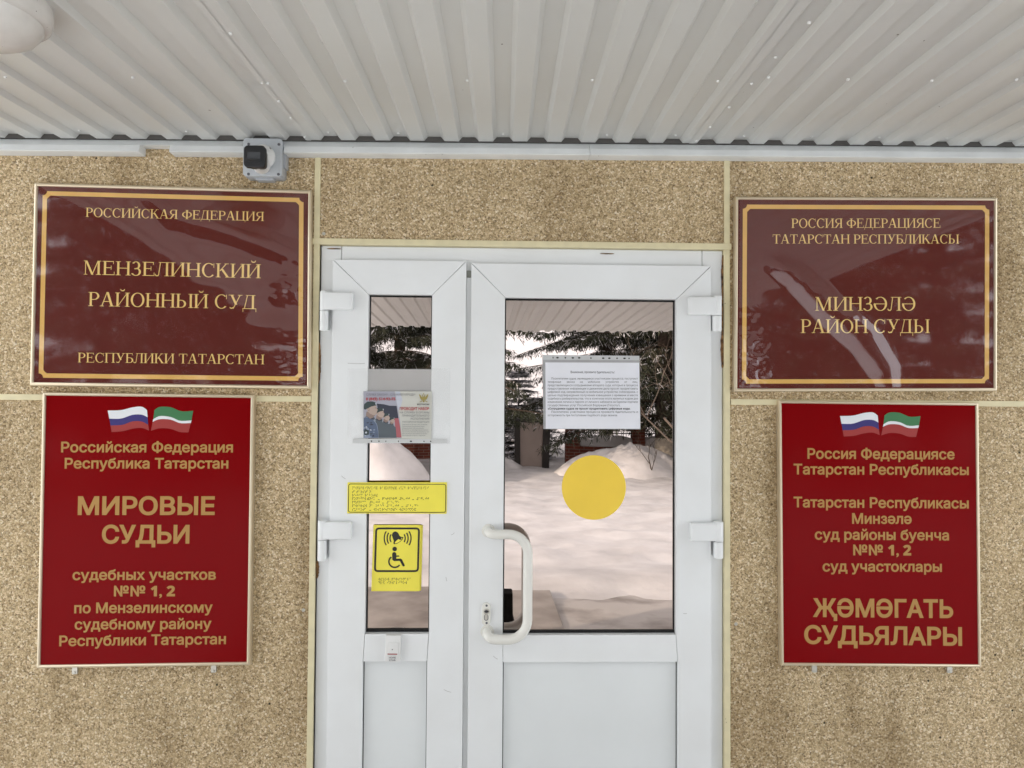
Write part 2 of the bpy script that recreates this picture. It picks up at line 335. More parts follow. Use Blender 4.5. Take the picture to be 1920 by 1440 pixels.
#MAIN
# ------------------------------------------------------------------ materials
def stone_mat():
    m = new_mat('stone_chip_render', (0.4, 0.32, 0.19), 0.92, spec=0.25); n = m.node_tree; b = n.nodes['Principled BSDF']
    tc = n.nodes.new('ShaderNodeTexCoord')
    def vor(scale):
        v = n.nodes.new('ShaderNodeTexVoronoi'); v.inputs['Scale'].default_value = scale; v.inputs['Randomness'].default_value = 1
        n.links.new(tc.outputs['Object'], v.inputs['Vector']); return v
    def ramp(stops):
        r = n.nodes.new('ShaderNodeValToRGB'); e = r.color_ramp.elements
        while len(e) < len(stops): e.new(0.5)
        for k, (p, c) in enumerate(stops): e[k].position = p; e[k].color = (*c, 1)
        return r
    v1, v2 = vor(215), vor(430)
    st = [(0.0, (0.12, 0.078, 0.038)), (0.15, (0.30, 0.21, 0.110)), (0.45, (0.515, 0.38, 0.212)), (0.72, (0.66, 0.505, 0.305)), (0.91, (0.85, 0.70, 0.48)), (1.0, (1.0, 0.91, 0.74))]
    mixes = []
    for v in (v1, v2):
        sp = n.nodes.new('ShaderNodeSeparateColor'); n.links.new(v.outputs['Color'], sp.inputs[0])
        r = ramp(st); n.links.new(sp.outputs[0], r.inputs['Fac']); mixes.append(r)
    mx = n.nodes.new('ShaderNodeMix'); mx.data_type = 'RGBA'; mx.inputs['Factor'].default_value = 0.39
    n.links.new(mixes[0].outputs[0], mx.inputs['A']); n.links.new(mixes[1].outputs[0], mx.inputs['B'])
    no = n.nodes.new('ShaderNodeTexNoise'); no.inputs['Scale'].default_value = 2.3; no.inputs['Detail'].default_value = 6; n.links.new(tc.outputs['Object'], no.inputs['Vector'])
    mpg = n.nodes.new('ShaderNodeMapping'); mpg.inputs['Scale'].default_value = (9, 9, 0.9); n.links.new(tc.outputs['Object'], mpg.inputs['Vector'])
    ns = n.nodes.new('ShaderNodeTexNoise'); ns.inputs['Scale'].default_value = 1.0; ns.inputs['Detail'].default_value = 5; n.links.new(mpg.outputs[0], ns.inputs['Vector'])
    av = n.nodes.new('ShaderNodeMath'); av.operation = 'MULTIPLY_ADD'; av.inputs[1].default_value = 0.45; n.links.new(ns.outputs['Fac'], av.inputs[0])
    hf = n.nodes.new('ShaderNodeMath'); hf.operation = 'MULTIPLY'; hf.inputs[1].default_value = 0.55; n.links.new(no.outputs['Fac'], hf.inputs[0]); n.links.new(hf.outputs[0], av.inputs[2])
    r3 = ramp([(0.36, (0.72, 0.69, 0.64)), (0.5, (0.98, 0.98, 0.97)), (0.66, (1.10, 1.10, 1.10))]); n.links.new(av.outputs[0], r3.inputs['Fac'])
    mu = n.nodes.new('ShaderNodeMix'); mu.data_type = 'RGBA'; mu.blend_type = 'MULTIPLY'; mu.inputs['Factor'].default_value = 1
    n.links.new(mx.outputs['Result'], mu.inputs['A']); n.links.new(r3.outputs[0], mu.inputs['B'])
    # a few dark pits where a chip is missing
    v3 = vor(34); s3 = n.nodes.new('ShaderNodeSeparateColor'); n.links.new(v3.outputs['Color'], s3.inputs[0])
    g1 = n.nodes.new('ShaderNodeMath'); g1.operation = 'GREATER_THAN'; g1.inputs[1].default_value = 0.992; n.links.new(s3.outputs[1], g1.inputs[0])
    g2 = n.nodes.new('ShaderNodeMath'); g2.operation = 'LESS_THAN'; g2.inputs[1].default_value = 0.11; n.links.new(v3.outputs['Distance'], g2.inputs[0])
    g3 = n.nodes.new('ShaderNodeMath'); g3.operation = 'MULTIPLY'; n.links.new(g1.outputs[0], g3.inputs[0]); n.links.new(g2.outputs[0], g3.inputs[1])
    pm = n.nodes.new('ShaderNodeMix'); pm.data_type = 'RGBA'; n.links.new(g3.outputs[0], pm.inputs['Factor']); n.links.new(mu.outputs['Result'], pm.inputs['A']); pm.inputs['B'].default_value = (0.06, 0.045, 0.025, 1)
    n.links.new(pm.outputs['Result'], b.inputs['Base Color'])
    ad = n.nodes.new('ShaderNodeMath'); ad.operation = 'ADD'; n.links.new(v1.outputs['Distance'], ad.inputs[0]); n.links.new(v2.outputs['Distance'], ad.inputs[1])
    bu = n.nodes.new('ShaderNodeBump'); bu.invert = True; bu.inputs['Strength'].default_value = 0.55; bu.inputs['Distance'].default_value = 0.004
    n.links.new(ad.outputs[0], bu.inputs['Height']); n.links.new(bu.outputs['Normal'], b.inputs['Normal'])
    return m
STONE = stone_mat()
TRIM = new_mat('cream_painted_strip', (0.76, 0.68, 0.44), 0.45, var=0.10, vscale=30)
UPVC = new_mat('white_door_profile', (0.84, 0.862, 0.875), 0.26, col2=(0.79, 0.805, 0.81), vscale=4.5, detail=10, rvar=0.15)
UPVC2 = new_mat('white_infill_panel', (0.80, 0.83, 0.84), 0.30, var=0.05, vscale=4, bump=0.02, bscale=5)
GASKET = new_mat('black_rubber_gasket', (0.012, 0.012, 0.012), 0.6, spec=0.3)
SEAL = new_mat('grey_green_seal', (0.30, 0.31, 0.27), 0.6, var=0.3, vscale=20)
FOAM = new_mat('weathered_brown_sealant', (0.30, 0.16, 0.06), 0.9, col2=(0.05, 0.025, 0.012), vscale=60, bump=0.5, bscale=90)
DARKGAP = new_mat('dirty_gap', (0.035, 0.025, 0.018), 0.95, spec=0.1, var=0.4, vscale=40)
STEEL = new_mat('zinc_screw', (0.55, 0.53, 0.48), 0.35, metal=0.8, spec=0.5)
CORE = new_mat('masonry', (0.28, 0.25, 0.21), 0.95, var=0.2, vscale=9, bump=0.3, bscale=30)
SHEET = new_mat('white_coated_steel_sheet', (0.65, 0.655, 0.635), 0.30, var=0.07, vscale=2.2, detail=7, bump=0.012, bscale=14)
FLASH = new_mat('white_folded_steel', (0.84, 0.87, 0.88), 0.35, var=0.12, vscale=9, detail=8)
WHITEPL = new_mat('white_plastic', (0.78, 0.78, 0.77), 0.3, var=0.05, vscale=20)
LAMPW = new_mat('white_lamp_opal', (0.72, 0.70, 0.67), 0.25, var=0.1, vscale=25, detail=8)
GREYPL = new_mat('grey_plastic', (0.42, 0.44, 0.47), 0.38, var=0.06, vscale=25)
GREYPL2 = new_mat('grey_plastic_lid', (0.50, 0.53, 0.56), 0.35, var=0.05, vscale=25)
BLACKPL = new_mat('black_plastic', (0.016, 0.017, 0.02), 0.35)
LENS = new_mat('smoked_window', (0.055, 0.06, 0.068), 0.12)
BURG = new_mat('burgundy_print', (0.112, 0.0195, 0.0145), 0.45, spec=0.08, var=0.08, vscale=3)
GOLDP = new_mat('gold_print', (0.74, 0.44, 0.12), 0.45, spec=0.3, var=0.08, vscale=14)
GOLDT = new_mat('gold_lettering', (0.80, 0.56, 0.19), 0.45, spec=0.3)
BRASS = new_mat('champagne_anodised_frame', (0.70, 0.60, 0.44), 0.30, metal=0.55)
RED = new_mat('red_acrylic', (0.205, 0.003, 0.0045), 0.10, spec=0.05)
GOLDS = new_mat('matt_gold_film', (0.44, 0.245, 0.070), 0.42, spec=0.3)
FWHITE = new_mat('flag_white', (0.75, 0.77, 0.80), 0.4); FBLUE = new_mat('flag_blue', (0.028, 0.018, 0.16), 0.4)
FRED = new_mat('flag_red', (0.33, 0.026, 0.022), 0.4); FGREEN = new_mat('flag_green', (0.040, 0.18, 0.065), 0.4)
YEL = new_mat('yellow_vinyl', (0.93, 0.65, 0.058), 0.38, var=0.05, vscale=12)
YEL2 = new_mat('yellow_plate', (0.93, 0.82, 0.082), 0.4, var=0.05, vscale=20)
INK = new_mat('black_print', (0.018, 0.015, 0.012), 0.5)
INK2 = new_mat('grey_print', (0.10, 0.10, 0.115), 0.6)
PAPER = new_mat('white_paper', (0.82, 0.83, 0.89), 0.8, spec=0.2, var=0.04, vscale=12)
HANDLE = new_mat('cream_white_coated_tube', (0.80, 0.79, 0.74), 0.16, var=0.04, vscale=20)
def mirror_mat():
    m = new_mat('bronze_mirror_glass', (0.47, 0.40, 0.37), 0.006, metal=1.0); n = m.node_tree; b = n.nodes['Principled BSDF']
    tc = n.nodes.new('ShaderNodeTexCoord'); no = n.nodes.new('ShaderNodeTexNoise'); no.inputs['Scale'].default_value = 3.2; no.inputs['Detail'].default_value = 1
    n.links.new(tc.outputs['Object'], no.inputs['Vector'])
    bu = n.nodes.new('ShaderNodeBump'); bu.inputs['Strength'].default_value = 0.10; bu.inputs['Distance'].default_value = 0.004
    n.links.new(no.outputs['Fac'], bu.inputs['Height']); n.links.new(bu.outputs['Normal'], b.inputs['Normal'])
    return m
def specks(m, scale, share, size, col):       # small dirt spots with a shape of their own
    n = m.node_tree; b = n.nodes['Principled BSDF']; tc = n.nodes.new('ShaderNodeTexCoord')
    v = n.nodes.new('ShaderNodeTexVoronoi'); v.inputs['Scale'].default_value = scale; n.links.new(tc.outputs['Object'], v.inputs['Vector'])
    s = n.nodes.new('ShaderNodeSeparateColor'); n.links.new(v.outputs['Color'], s.inputs[0])
    g1 = n.nodes.new('ShaderNodeMath'); g1.operation = 'GREATER_THAN'; g1.inputs[1].default_value = 1-share; n.links.new(s.outputs[1], g1.inputs[0])
    nd = n.nodes.new('ShaderNodeTexNoise'); nd.inputs['Scale'].default_value = scale*6; n.links.new(tc.outputs['Object'], nd.inputs['Vector'])
    ad = n.nodes.new('ShaderNodeMath'); ad.operation = 'MULTIPLY_ADD'; ad.inputs[1].default_value = size*1.4; ad.inputs[2].default_value = -size*0.2; n.links.new(nd.outputs['Fac'], ad.inputs[0])
    g2 = n.nodes.new('ShaderNodeMath'); g2.operation = 'LESS_THAN'; n.links.new(v.outputs['Distance'], g2.inputs[0]); n.links.new(ad.outputs[0], g2.inputs[1])
    g3 = n.nodes.new('ShaderNodeMath'); g3.operation = 'MULTIPLY'; n.links.new(g1.outputs[0], g3.inputs[0]); n.links.new(g2.outputs[0], g3.inputs[1])
    mx = n.nodes.new('ShaderNodeMix'); mx.data_type = 'RGBA'; n.links.new(g3.outputs[0], mx.inputs['Factor']); mx.inputs['B'].default_value = (*col, 1)
    old = b.inputs['Base Color'].links[0].from_socket; n.links.new(old, mx.inputs['A']); n.links.new(mx.outputs['Result'], b.inputs['Base Color'])
specks(SHEET, 17, 0.22, 0.075, (0.16, 0.14, 0.12)); specks(LAMPW, 60, 0.25, 0.10, (0.12, 0.10, 0.08)); specks(UPVC, 14, 0.05, 0.05, (0.30, 0.29, 0.27)); specks(FLASH, 30, 0.12, 0.08, (0.25, 0.24, 0.22)); specks(TRIM, 40, 0.15, 0.09, (0.22, 0.19, 0.12))
MIRROR = mirror_mat()
FILM = film_mat('loose_clear_film', 0.0, 0.030, 0.035)
MILKY = film_mat('milky_plastic', 0.85, 0.03, 0.2)
SLEEVE = film_mat('clear_plastic_sleeve', 0.05, 0.02, 0.10)
CLEAR = film_mat('clear_tape', 0.10, 0.03, 0.12)

# ------------------------------------------------------------------ building: clad wall with joint strips
XL, XR = P(588, 900).x, P(1363, 900).x           # centre lines of the two tall strips
ZH = P(980, 458).z; ZS = P(980, 751).z           # door head strip, mid joint
TW = 0.0085                                      # half width of a strip
DX0, DX1 = XL+0.001, XR-0.001
bld = thing('building', (0, 0.3, 0), 'beige stone chip clad building wall with cream joint strips round the white entrance door', 'building')
core = MB()
core.box(-4.6, DX0, 0.022, 0.4, 0, 4.2); core.box(DX1, 7, 0.022, 0.4, 0, 4.2); core.box(DX0, DX1, 0.022, 0.4, ZH, 4.2)
core.box(-4.6, 7, 0.4, 6.0, 0, 4.2)
core.build('core_wall', CORE, bld)
xs_ = [-4.6, -3.55, -2.03, XL, XR, 2.14, 3.6, 7]
for i in range(len(xs_)-1):
    for j, (za, zb) in enumerate(((0.02, ZS), (ZS, 2.9), (2.9, 4.2))):
        x0, x1 = xs_[i]+0.004, xs_[i+1]-0.004
        if i == 3: 
            if j == 0: continue
            if j == 1: za = ZH
        b = MB(); b.box(x0, x1, 0.0, 0.021, za+0.004, zb-0.004); b.build('wall_panel', STONE, bld, bevel=0.002, segs=1)
for i, x in enumerate(xs_[1:-1]):
    b = MB(); b.box(x-TW, x+TW, -0.004, 0.0215, 0.02, 2.6); b.build('joint_strip', TRIM, bld, bevel=0.0012)
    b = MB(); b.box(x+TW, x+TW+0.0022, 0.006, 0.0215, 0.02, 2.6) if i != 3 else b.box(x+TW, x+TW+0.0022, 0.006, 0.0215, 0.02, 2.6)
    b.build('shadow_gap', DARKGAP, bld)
for i in range(len(xs_)-1):
    if i == 3: b = MB(); b.box(XL-TW-0.004, XR+TW+0.004, -0.0062, 0.0215, ZH-TW*1.05, ZH+TW*1.05)
    else: b = MB(); b.box(xs_[i]+TW+0.0024, xs_[i+1]-TW-0.0005, -0.0045, 0.0215, ZS-TW, ZS+TW)
    b.build('joint_strip', TRIM, bld, bevel=0.0012)
for px, py in ((607, 438), (1353, 447), (573.8, 793), (559, 1000.6), (569, 1144), (1377.5, 793), (1380, 1170)):
    q = P(px, py); b = MB(); r = 0.0042 if py > 1100 or px == 607 else 0.0050
    b.lathe((q.x, 0.001, q.z), (0, -1, 0), [(0, r*1.25), (0.002, r*1.2), (0.0035, r*0.8), (0.0025, r*0.35), (0.0025, 0.0002)], 14)
    b.build('screw', STEEL if py > 1100 or px == 607 else STONE, bld, smooth=40)

# ------------------------------------------------------------------ canopy of trapezoidal steel sheet
CX0, CX1, CL = -1.58, 1.98, 4.4
zl, zr = P(0, 256, -0.03).z, P(1920, 272, -0.03).z; xl_, xr_ = P(0, 256, -0.03).x, P(1920, 272, -0.03).x
SX = (zr-zl)/(xr_-xl_); SY = -0.026; RY = radians(0.95)
def ceil_z(x, y): return zl + SX*(x-xl_) - SY*y*1.0 if False else zl + SX*(x-xl_) + (-y)*SY
def PC(px, py, off=0.0):
    d = ray(px, py)                              # point of the canopy's underside seen at a pixel
    t = (zl-off - SX*xl_ - CAM.z + SX*CAM.x + SY*(-CAM.y)) / (d.z - SX*d.x + SY*d.y)
    return CAM + d*t
can = thing('entrance_canopy', (0.2, -1.8, 2.4), 'flat white corrugated steel canopy over the entrance, seen from below', 'canopy')
PIT = 0.1
xr0 = PC(879, 262).x                             # a recess of the profile at the wall
def sheet(xa, xb, dz):
    b = MB(); ys = [-0.022, -0.7, -1.4, -2.1, -2.8, -CL]
    prof = []
    k = math.floor((xa-xr0)/PIT)
    while xr0+k*PIT < xb:
        c = xr0+k*PIT
        for dx, h in ((-0.0300, 0), (-0.0295, 0), (-0.0190, 0.0122), (-0.0185, 0.0122), (0.0185, 0.0122), (0.0190, 0.0122), (0.0295, 0), (0.0300, 0)): prof.append((c+dx, h))
        k += 1
    prof = [p for p in prof if xa-1e-6 <= p[0] <= xb+1e-6]
    if prof[0][0] > xa: prof.insert(0, (xa, prof[0][1]))
    if prof[-1][0] < xb: prof.append((xb, prof[-1][1]))
    n = len(prof)
    for y in ys:
        for x, h in prof:
            xx = x + y*tan(RY)*1.0
            b.v.append((xx, y, ceil_z(xx, y)+h+dz+0.0012*noise.noise((xx*5, y*2, 0))))
    for j in range(len(ys)-1):
        for i in range(n-1):
            b.f.append((j*n+i, j*n+i+1, (j+1)*n+i+1, (j+1)*n+i)); b.m.append(0)
    return b.build('roof_sheet', SHEET, can, recalc=False)
s1, s2 = PC(566, 250).x, PC(1312, 254).x
sheet(CX0, s1+0.012, 0.0); sheet(s1-0.004, s2+0.004, 0.0012); sheet(s2-0.012, CX1, 0.0)
b = MB()
def deck(mb, x0, x1, y0, y1, h0, h1):
    k = len(mb.v)
    mb.v += [(x, y, ceil_z(x, y)+h) for h in (h0, h1) for y in (y0, y1) for x in (x0, x1)]
    for f in ((0, 2, 3, 1), (4, 5, 7, 6), (0, 1, 5, 4), (2, 6, 7, 3), (0, 4, 6, 2), (1, 3, 7, 5)): mb.f.append(tuple(k+i for i in f)); mb.m.append(0)
deck(b, CX0-0.03, CX1+0.03, -CL-0.0, -0.005, 0.030, 0.11); b.build('light_block_deck', FLASH, can)  # unseen slab added above the sheets to block light
b = MB(); deck(b, CX0-0.0, CX1+0.0, -CL+0.06, -0.06, 0.112, 0.30)
def screw(q, nrm=(0, 0, -1), r=0.0036, name='rivet'):
    b = MB(); b.lathe(q, nrm, [(-0.001, r), (0.0012, r), (0.0026, r*0.75), (0.0034, r*0.3)], 10); return b.build(name, WHITEPL, can, smooth=40)
for px, py in ((432, 63), (491, 155), (502, 156), (522, 189), (545, 221), (571, 256), (1517, 42), (1454, 107), (1409, 157), (1367, 201), (1331, 238), (1306, 264),
               (10, 144), (249, 145), (647, 152), (876, 151), (1110, 150), (1346, 152), (1441, 145), (1590, 149), (1747, 151), (1906, 149)):
    screw(PC(px, py, 0.0) + Vector((0, 0, 0.0)))
for px, py in ((163, 243), (364, 247), (627, 252), (755, 250), (944, 256), (1129, 261), (1257, 262), (1382, 262), (1501, 265), (1628, 267), (1751, 264)):
    q = PC(px, py); k = round((q.x - q.y*tan(RY) - xr0)/PIT); x = xr0+k*PIT+q.y*tan(RY); screw(Vector((x, -0.055, ceil_z(x, -0.055)+0.0122)))
b = MB(); deck(b, CX0, CX1, -0.0216, -0.0006, -0.0005, 0.029); b.build('recess_shade_strip', new_mat('recess_shade', (0.09, 0.085, 0.08), 0.9), can)  # dark strip added to stand for the shade in the rib ends
# wall flashing in pieces, with the notch beside the camera box
def flashing(pa, pb, full=True):
    b = MB(); A, B = P(pa, 262), P(pb, 262)
    y0 = -0.030
    def zz(x): return zl+SX*(x-xl_)
    h1, h2 = 0.0225, 0.0205
    sec = [(-0.001, -0.002), (y0+0.014, -0.002), (y0-0.003, -h1), (y0-0.006, -h1-0.0015), (y0-0.013, -h1-h2), (y0-0.0115, -h1-h2-0.001), (y0+0.002, -h1-h2-0.002), (-0.001, -h1-h2-0.002)] if full else [(-0.001, -0.002), (y0+0.014, -0.002), (y0-0.003, -h1), (-0.001, -h1)]
    k = len(b.v); n = len(sec)
    for x in (A.x, B.x): b.v += [(x, yy, zz(x)+h) for yy, h in sec]
    b.f += [tuple(k+i for i in range(n)), tuple(k+n+i for i in reversed(range(n)))]
    b.f += [(k+i, k+n+i, k+n+(i+1) % n, k+(i+1) % n) for i in range(n)]; b.m += [0]*(n+2)
    b.build('flashing', FLASH, can)
xw0, xw1 = -60, 274
flashing(-90, 274); flashing(274.3, 329.7, False); flashing(330, 470); flashing(470.3, 539.7, False); flashing(540, 1102.6); flashing(1103.4, 2150)

# ------------------------------------------------------------------ round lamps on the canopy
def make_lamp(q, label):
    t = thing('ceiling_lamp', q, label, 'lamp', 'round lamps under the canopy')
    b = MB(); b.lathe(q, (0, 0, -1), [(-0.02, 0.108), (0.012, 0.110), (0.030, 0.107), (0.036, 0.098), (0.034, 0.08)], 40); b.build('lamp_base', LAMPW, t, smooth=50)
    b = MB(); b.lathe(q, (0, 0, -1), [(0.030, 0.096), (0.043, 0.094), (0.060, 0.082), (0.074, 0.058), (0.081, 0.026), (0.0825, 0.001)], 40); b.build('lamp_diffuser', LAMPW, t, smooth=60)
    return t
q = PC(-32, 28, 0.03); q.z = ceil_z(q.x, q.y)
lamp = make_lamp(q, 'round white lamp under the canopy at the upper left corner of the photo')
l2 = copy_tree(lamp); l2.location = Vector((1.42, -3.1, ceil_z(1.42, -3.1)))
l2['label'] = 'round lamp under the outer canopy edge, seen only mirrored in the wide door pane'

# ------------------------------------------------------------------ double door
door = thing('double_door', (0.05, 0.03, 0.04), 'white two leaf entrance door with bronze mirrored panes and white pull handle', 'door')
FY, LY = 0.010, -0.010                           # faces of frame and leaves
fx0, fx1, fz1 = P(596, 900, FY).x, P(1355, 900, FY).x, ZH-TW-0.001
lx0, lx1 = P(618, 960, LY).x, P(870.5, 960, LY).x
rx0, rx1 = P(880, 960, LY).x, P(1333.5, 960, LY).x
lzt, rzt, lzb = P(750, 488, LY).z, P(1110, 496, LY).z, 0.07
b = MB()
b.prism([(fx0, 0.03), (lx0+0.02, 0.03), (lx0+0.02, fz1), (fx0, fz1)], FY, 0.09); b.prism([(rx1-0.02, 0.03), (fx1, 0.03), (fx1, fz1), (rx1-0.02, fz1)], FY, 0.09)
b.prism([(lx0+0.021, rzt-0.02), (rx1-0.021, rzt-0.02), (rx1-0.021, fz1), (lx0+0.021, fz1)], FY, 0.09); b.prism([(fx0+.001, 0.0), (fx1-.001, 0.0), (fx1-.001, 0.03), (fx0+.001, 0.03)], FY-0.01, 0.09)
b.build('door_frame', UPVC, door, bevel=0.003)
# the dirty gap either side of the frame, and crumbled sealant
b = MB(); b.box(XL+TW, fx0-0.0005, 0.014, 0.0225, 0.02, ZH-TW); b.box(fx1+0.0005, XR-TW, 0.014, 0.0225, 0.02, ZH-TW); b.build('joint_gap', DARKGAP, door)
def blob(x0, x1, z0, z1, y, n, amp, name='sealant'):
    b = MB(); vert = (z1-z0) > (x1-x0); L, Rr = [], []
    for i in range(n+1):
        t = i/n; e = sin(pi*min(1, max(0, t)))**0.5
        a = noise.noise((x0*7+t*14, z0*3, 1.3))*amp; c = noise.noise((x0*7+t*17, z0*3, 8.1))*amp
        if vert: z = z0+(z1-z0)*t; m_, hw = (x0+x1)/2, (x1-x0)/2*e; L.append((m_-hw+a*e, z)); Rr.append((m_+hw+c*e, z))
        else: x = x0+(x1-x0)*t; m_, hw = (z0+z1)/2, (z1-z0)/2*e; L.append((x, m_-hw+a*e)); Rr.append((x, m_+hw+c*e))
    for i in range(n): b.prism([L[i], Rr[i], Rr[i+1], L[i+1]] if not vert else [L[i], Rr[i], Rr[i+1], L[i+1]], y, y+0.012)
    return b.build(name, FOAM, door, recalc=True)
def pxblob(pa, pb, y, n=24, amp=0.002):
    A, B = P(*pa, y), P(*pb, y); blob(A.x, B.x, B.z, A.z, y, n, amp)
pxblob((1353.5, 478), (1358.5, 560), 0.004); pxblob((1352.5, 615), (1358.5, 690), 0.003); pxblob((1353, 560), (1357.5, 620), 0.005)
pxblob((613, 465), (640, 467.2), 0.006, 16, 0.0006); pxblob((1125, 474.4), (1152, 476.4), 0.006, 16, 0.0006)
pxblob((594.5, 640), (600.5, 720), 0.005); pxblob((592, 1050), (597, 1085), 0.004, 16)

def make_leaf(x0, x1, zt, pane, midb, panx, handed):
    # pane: photo corners of the visible glass TL TR BR BL; midb: lower edge of the middle rail
    px0, px1 = (P(*pane[0], LY).x+P(*pane[3], LY).x)/2, (P(*pane[1], LY).x+P(*pane[2], LY).x)/2
    pz1, pz0 = (P(*pane[0], LY).z+P(*pane[1], LY).z)/2, (P(*pane[2], LY).z+P(*pane[3], LY).z)/2
    mz = P(pane[3][0], midb, LY).z; qx0, qx1 = panx
    pz_b = 0.20; g = 0.0005
    b = MB()
    b.prism([(x0, lzb), (qx0-g, lzb), (qx0-g, pz_b), (qx0-g, mz), (px0-g, pz0), (px0-g, pz1), (x0, zt-g*2)], LY, 0.05)      # stiles, mitred to the head
    b.prism([(x1, lzb), (x1, zt-g*2), (px1+g, pz1), (px1+g, pz0), (qx1+g, mz), (qx1+g, lzb)], LY, 0.05)
    b.prism([(x0+g*2, zt), (x1-g*2, zt), (px1, pz1+g), (px0, pz1+g)], LY, 0.05)
    b.prism([(qx0+g, mz), (qx1-g, mz), (px1-g, pz0-0.0035), (px0+g, pz0-0.0035)], LY-0.0006, 0.05)
    b.prism([(qx0+g, lzb), (qx1-g, lzb), (qx1-g, pz_b), (qx0+g, pz_b)], LY-0.0006, 0.05)
    leaf = b.build('door_leaf', UPVC, door, bevel=0.0011)
    e = 0.0045
    b = MB()                                      # black gasket line round the glass
    for u0, u1, w0, w1 in ((px0-.001, px0+e*0.7, pz0-.003, pz1), (px1-e*0.7, px1+.001, pz0-.003, pz1), (px0+e*.7, px1-e*.7, pz1-e, pz1+.001), (px0+e*.7, px1-e*.7, pz0-.003, pz0+e)):
        b.box(u0, u1, GY-0.004, 0.03, w0, w1)
    b.build('gasket', GASKET, leaf)
    b = MB(); b.box(px0-0.004, px1+0.004, GY, 0.024, pz0-0.006, pz1+0.004); 
    if handed < 0: b.v = [(x, y-0.0033*(z-(pz0+pz1)/2)/(pz1-pz0)*1.2, z) for x, y, z in b.v]
    gl = b.build('mirrored_pane', MIRROR, leaf)
    b = MB(); b.box(qx0-.003, qx1+.003, 0.004, 0.03, pz_b-.002, mz+.002); b.build('lower_panel', UPVC2, leaf)
    b = MB(); b.box(qx0-g*2, qx0+0.002, 0.0025, 0.02, pz_b, mz-0.002); b.box(qx1-0.002, qx1+g*2, 0.0025, 0.02, pz_b, mz-0.002); b.build('gasket', GASKET, leaf)
    return leaf
leafL = make_leaf(lx0, lx1, lzt, ((693, 552.5), (811, 553), (803, 1187), (683, 1186)), 1240.5, (P(679.5, 1340, LY).x, P(799.5, 1340, LY).x), -1)
leafR = make_leaf(rx0, rx1, rzt, ((946, 559), (1266.5, 561), (1268.5, 1188.5), (944, 1188)), 1242, (P(942.5, 1340, LY).x, P(1270.5, 1340, LY).x), 1)
leafL['label'] = 'narrow door leaf with the poster, yellow signs and bell button'; leafR['label'] = 'wide door leaf with the pull handle'
b = MB(); b.box(lx1+0.0006, rx0-0.0006, 0.004, 0.03, lzb, P(878, 520).z); b.build('meeting_strip', UPVC, door)
b = MB(); b.box(lx1+0.0006, rx0-0.0006, 0.004, 0.03, P(878, 519).z, rzt-0.02); b.build('seal', SEAL, door)

def make_hinge(leaf, px_bar, px_plate, y0, ysplit, y1):
    # barrel pin in two knuckles and a flag plate on the leaf
    ya, yb, yc = P(px_bar[0], y0, -0.02).z, P(px_bar[0], ysplit, -0.02).z, P(px_bar[0], y1, -0.02).z
    bx = (P(px_bar[0], y0, -0.02).x+P(px_bar[1], y0, -0.02).x)/2; r = abs(P(px_bar[1], y0, -0.02).x-P(px_bar[0], y0, -0.02).x)/2
    cx = P(px_plate[0], y0, -0.02).x, P(px_plate[1], y0, -0.02).x
    a, c = (bx, max(cx)) if max(cx) > bx+0.03 else (min(cx), bx)
    b = MB(); b.box(a, c, -0.031, LY+0.002, yb+0.0015, ya); h = b.build('hinge', UPVC, leaf, bevel=0.005, smooth=40, segs=3)
    b = MB(); b.lathe((bx, -0.012-r*0.55, yb+0.0005), (0, 0, 1), [(0, r*.96), (0.001, r), (ya-yb+0.0005, r), (ya-yb+0.0025, r*0.9)], 20); b.lathe((bx, -0.012-r*0.55, yc), (0, 0, 1), [(-0.002, r*0.35), (0, r*0.8), (0.002, r*0.97), (yb-yc-0.0012, r*0.97)], 20)
    b.box(bx-r*0.8, bx+r*0.8, -0.014, FY-0.0005, yc+.004, ya-.002)
    b.build('hinge_barrel', UPVC, leaf, smooth=40)
make_hinge(leafL, (600, 616), (606, 663), 548, 582, 620); make_hinge(leafL, (596, 613), (604, 660), 978, 1012, 1052)
make_hinge(leafR, (1336, 1353), (1290, 1345), 557, 592, 622); make_hinge(leafR, (1338, 1356), (1294, 1348), 980, 1015, 1047)

# pull handle: a bent tube standing off the leaf
hy = -0.043
m1, m2 = P(916, 995, LY), P(913.5, 1184, LY); gx = P(989.5, 1090, hy).x; zt_, zb_ = P(945, 1002, hy).z, P(950, 1199, hy).z
path = []
def bez(a, b_, c, d, n=8, skip=0): 
    for i in range(skip, n+1):
        t = i/n; path.append(a*(1-t)**3+b_*3*t*(1-t)**2+c*3*t*t*(1-t)+d*t**3)
A0 = Vector((m1.x, LY-0.002, m1.z)); A1 = Vector((m1.x+0.028, hy, zt_)); R0 = 0.055
bez(A0, A0+Vector((0, -0.030, -0.002)), A1-Vector((0.022, 0, 0)), A1)
B0 = Vector((gx-R0, hy, zt_)); B1 = Vector((gx, hy, zt_-R0)); bez(B0, B0+Vector((R0*.55, 0, 0)), B1+Vector((0, 0, R0*.55)), B1, 10)
C0 = Vector((gx, hy, zb_+R0)); C1 = Vector((gx-R0, hy, zb_)); bez(C0, C0-Vector((0, 0, R0*.55)), C1+Vector((R0*.55, 0, 0)), C1, 10)
E0 = Vector((m2.x, LY-0.002, m2.z)); E1 = Vector((m2.x+0.028, hy, zb_)); bez(E1, E1-Vector((0.022, 0, 0)), E0+Vector((0, -0.030, -0.002)), E0)
b = MB(); b.tube(path, 0.0138, 20)
for q in (m1, m2): b.lathe((q.x, LY+0.001, q.z), (0, -1, 0), [(0, 0.0195), (0.003, 0.0195), (0.0045, 0.018), (0.0046, 0.012)], 28)
b.build('pull_handle', HANDLE, leafR, smooth=40)
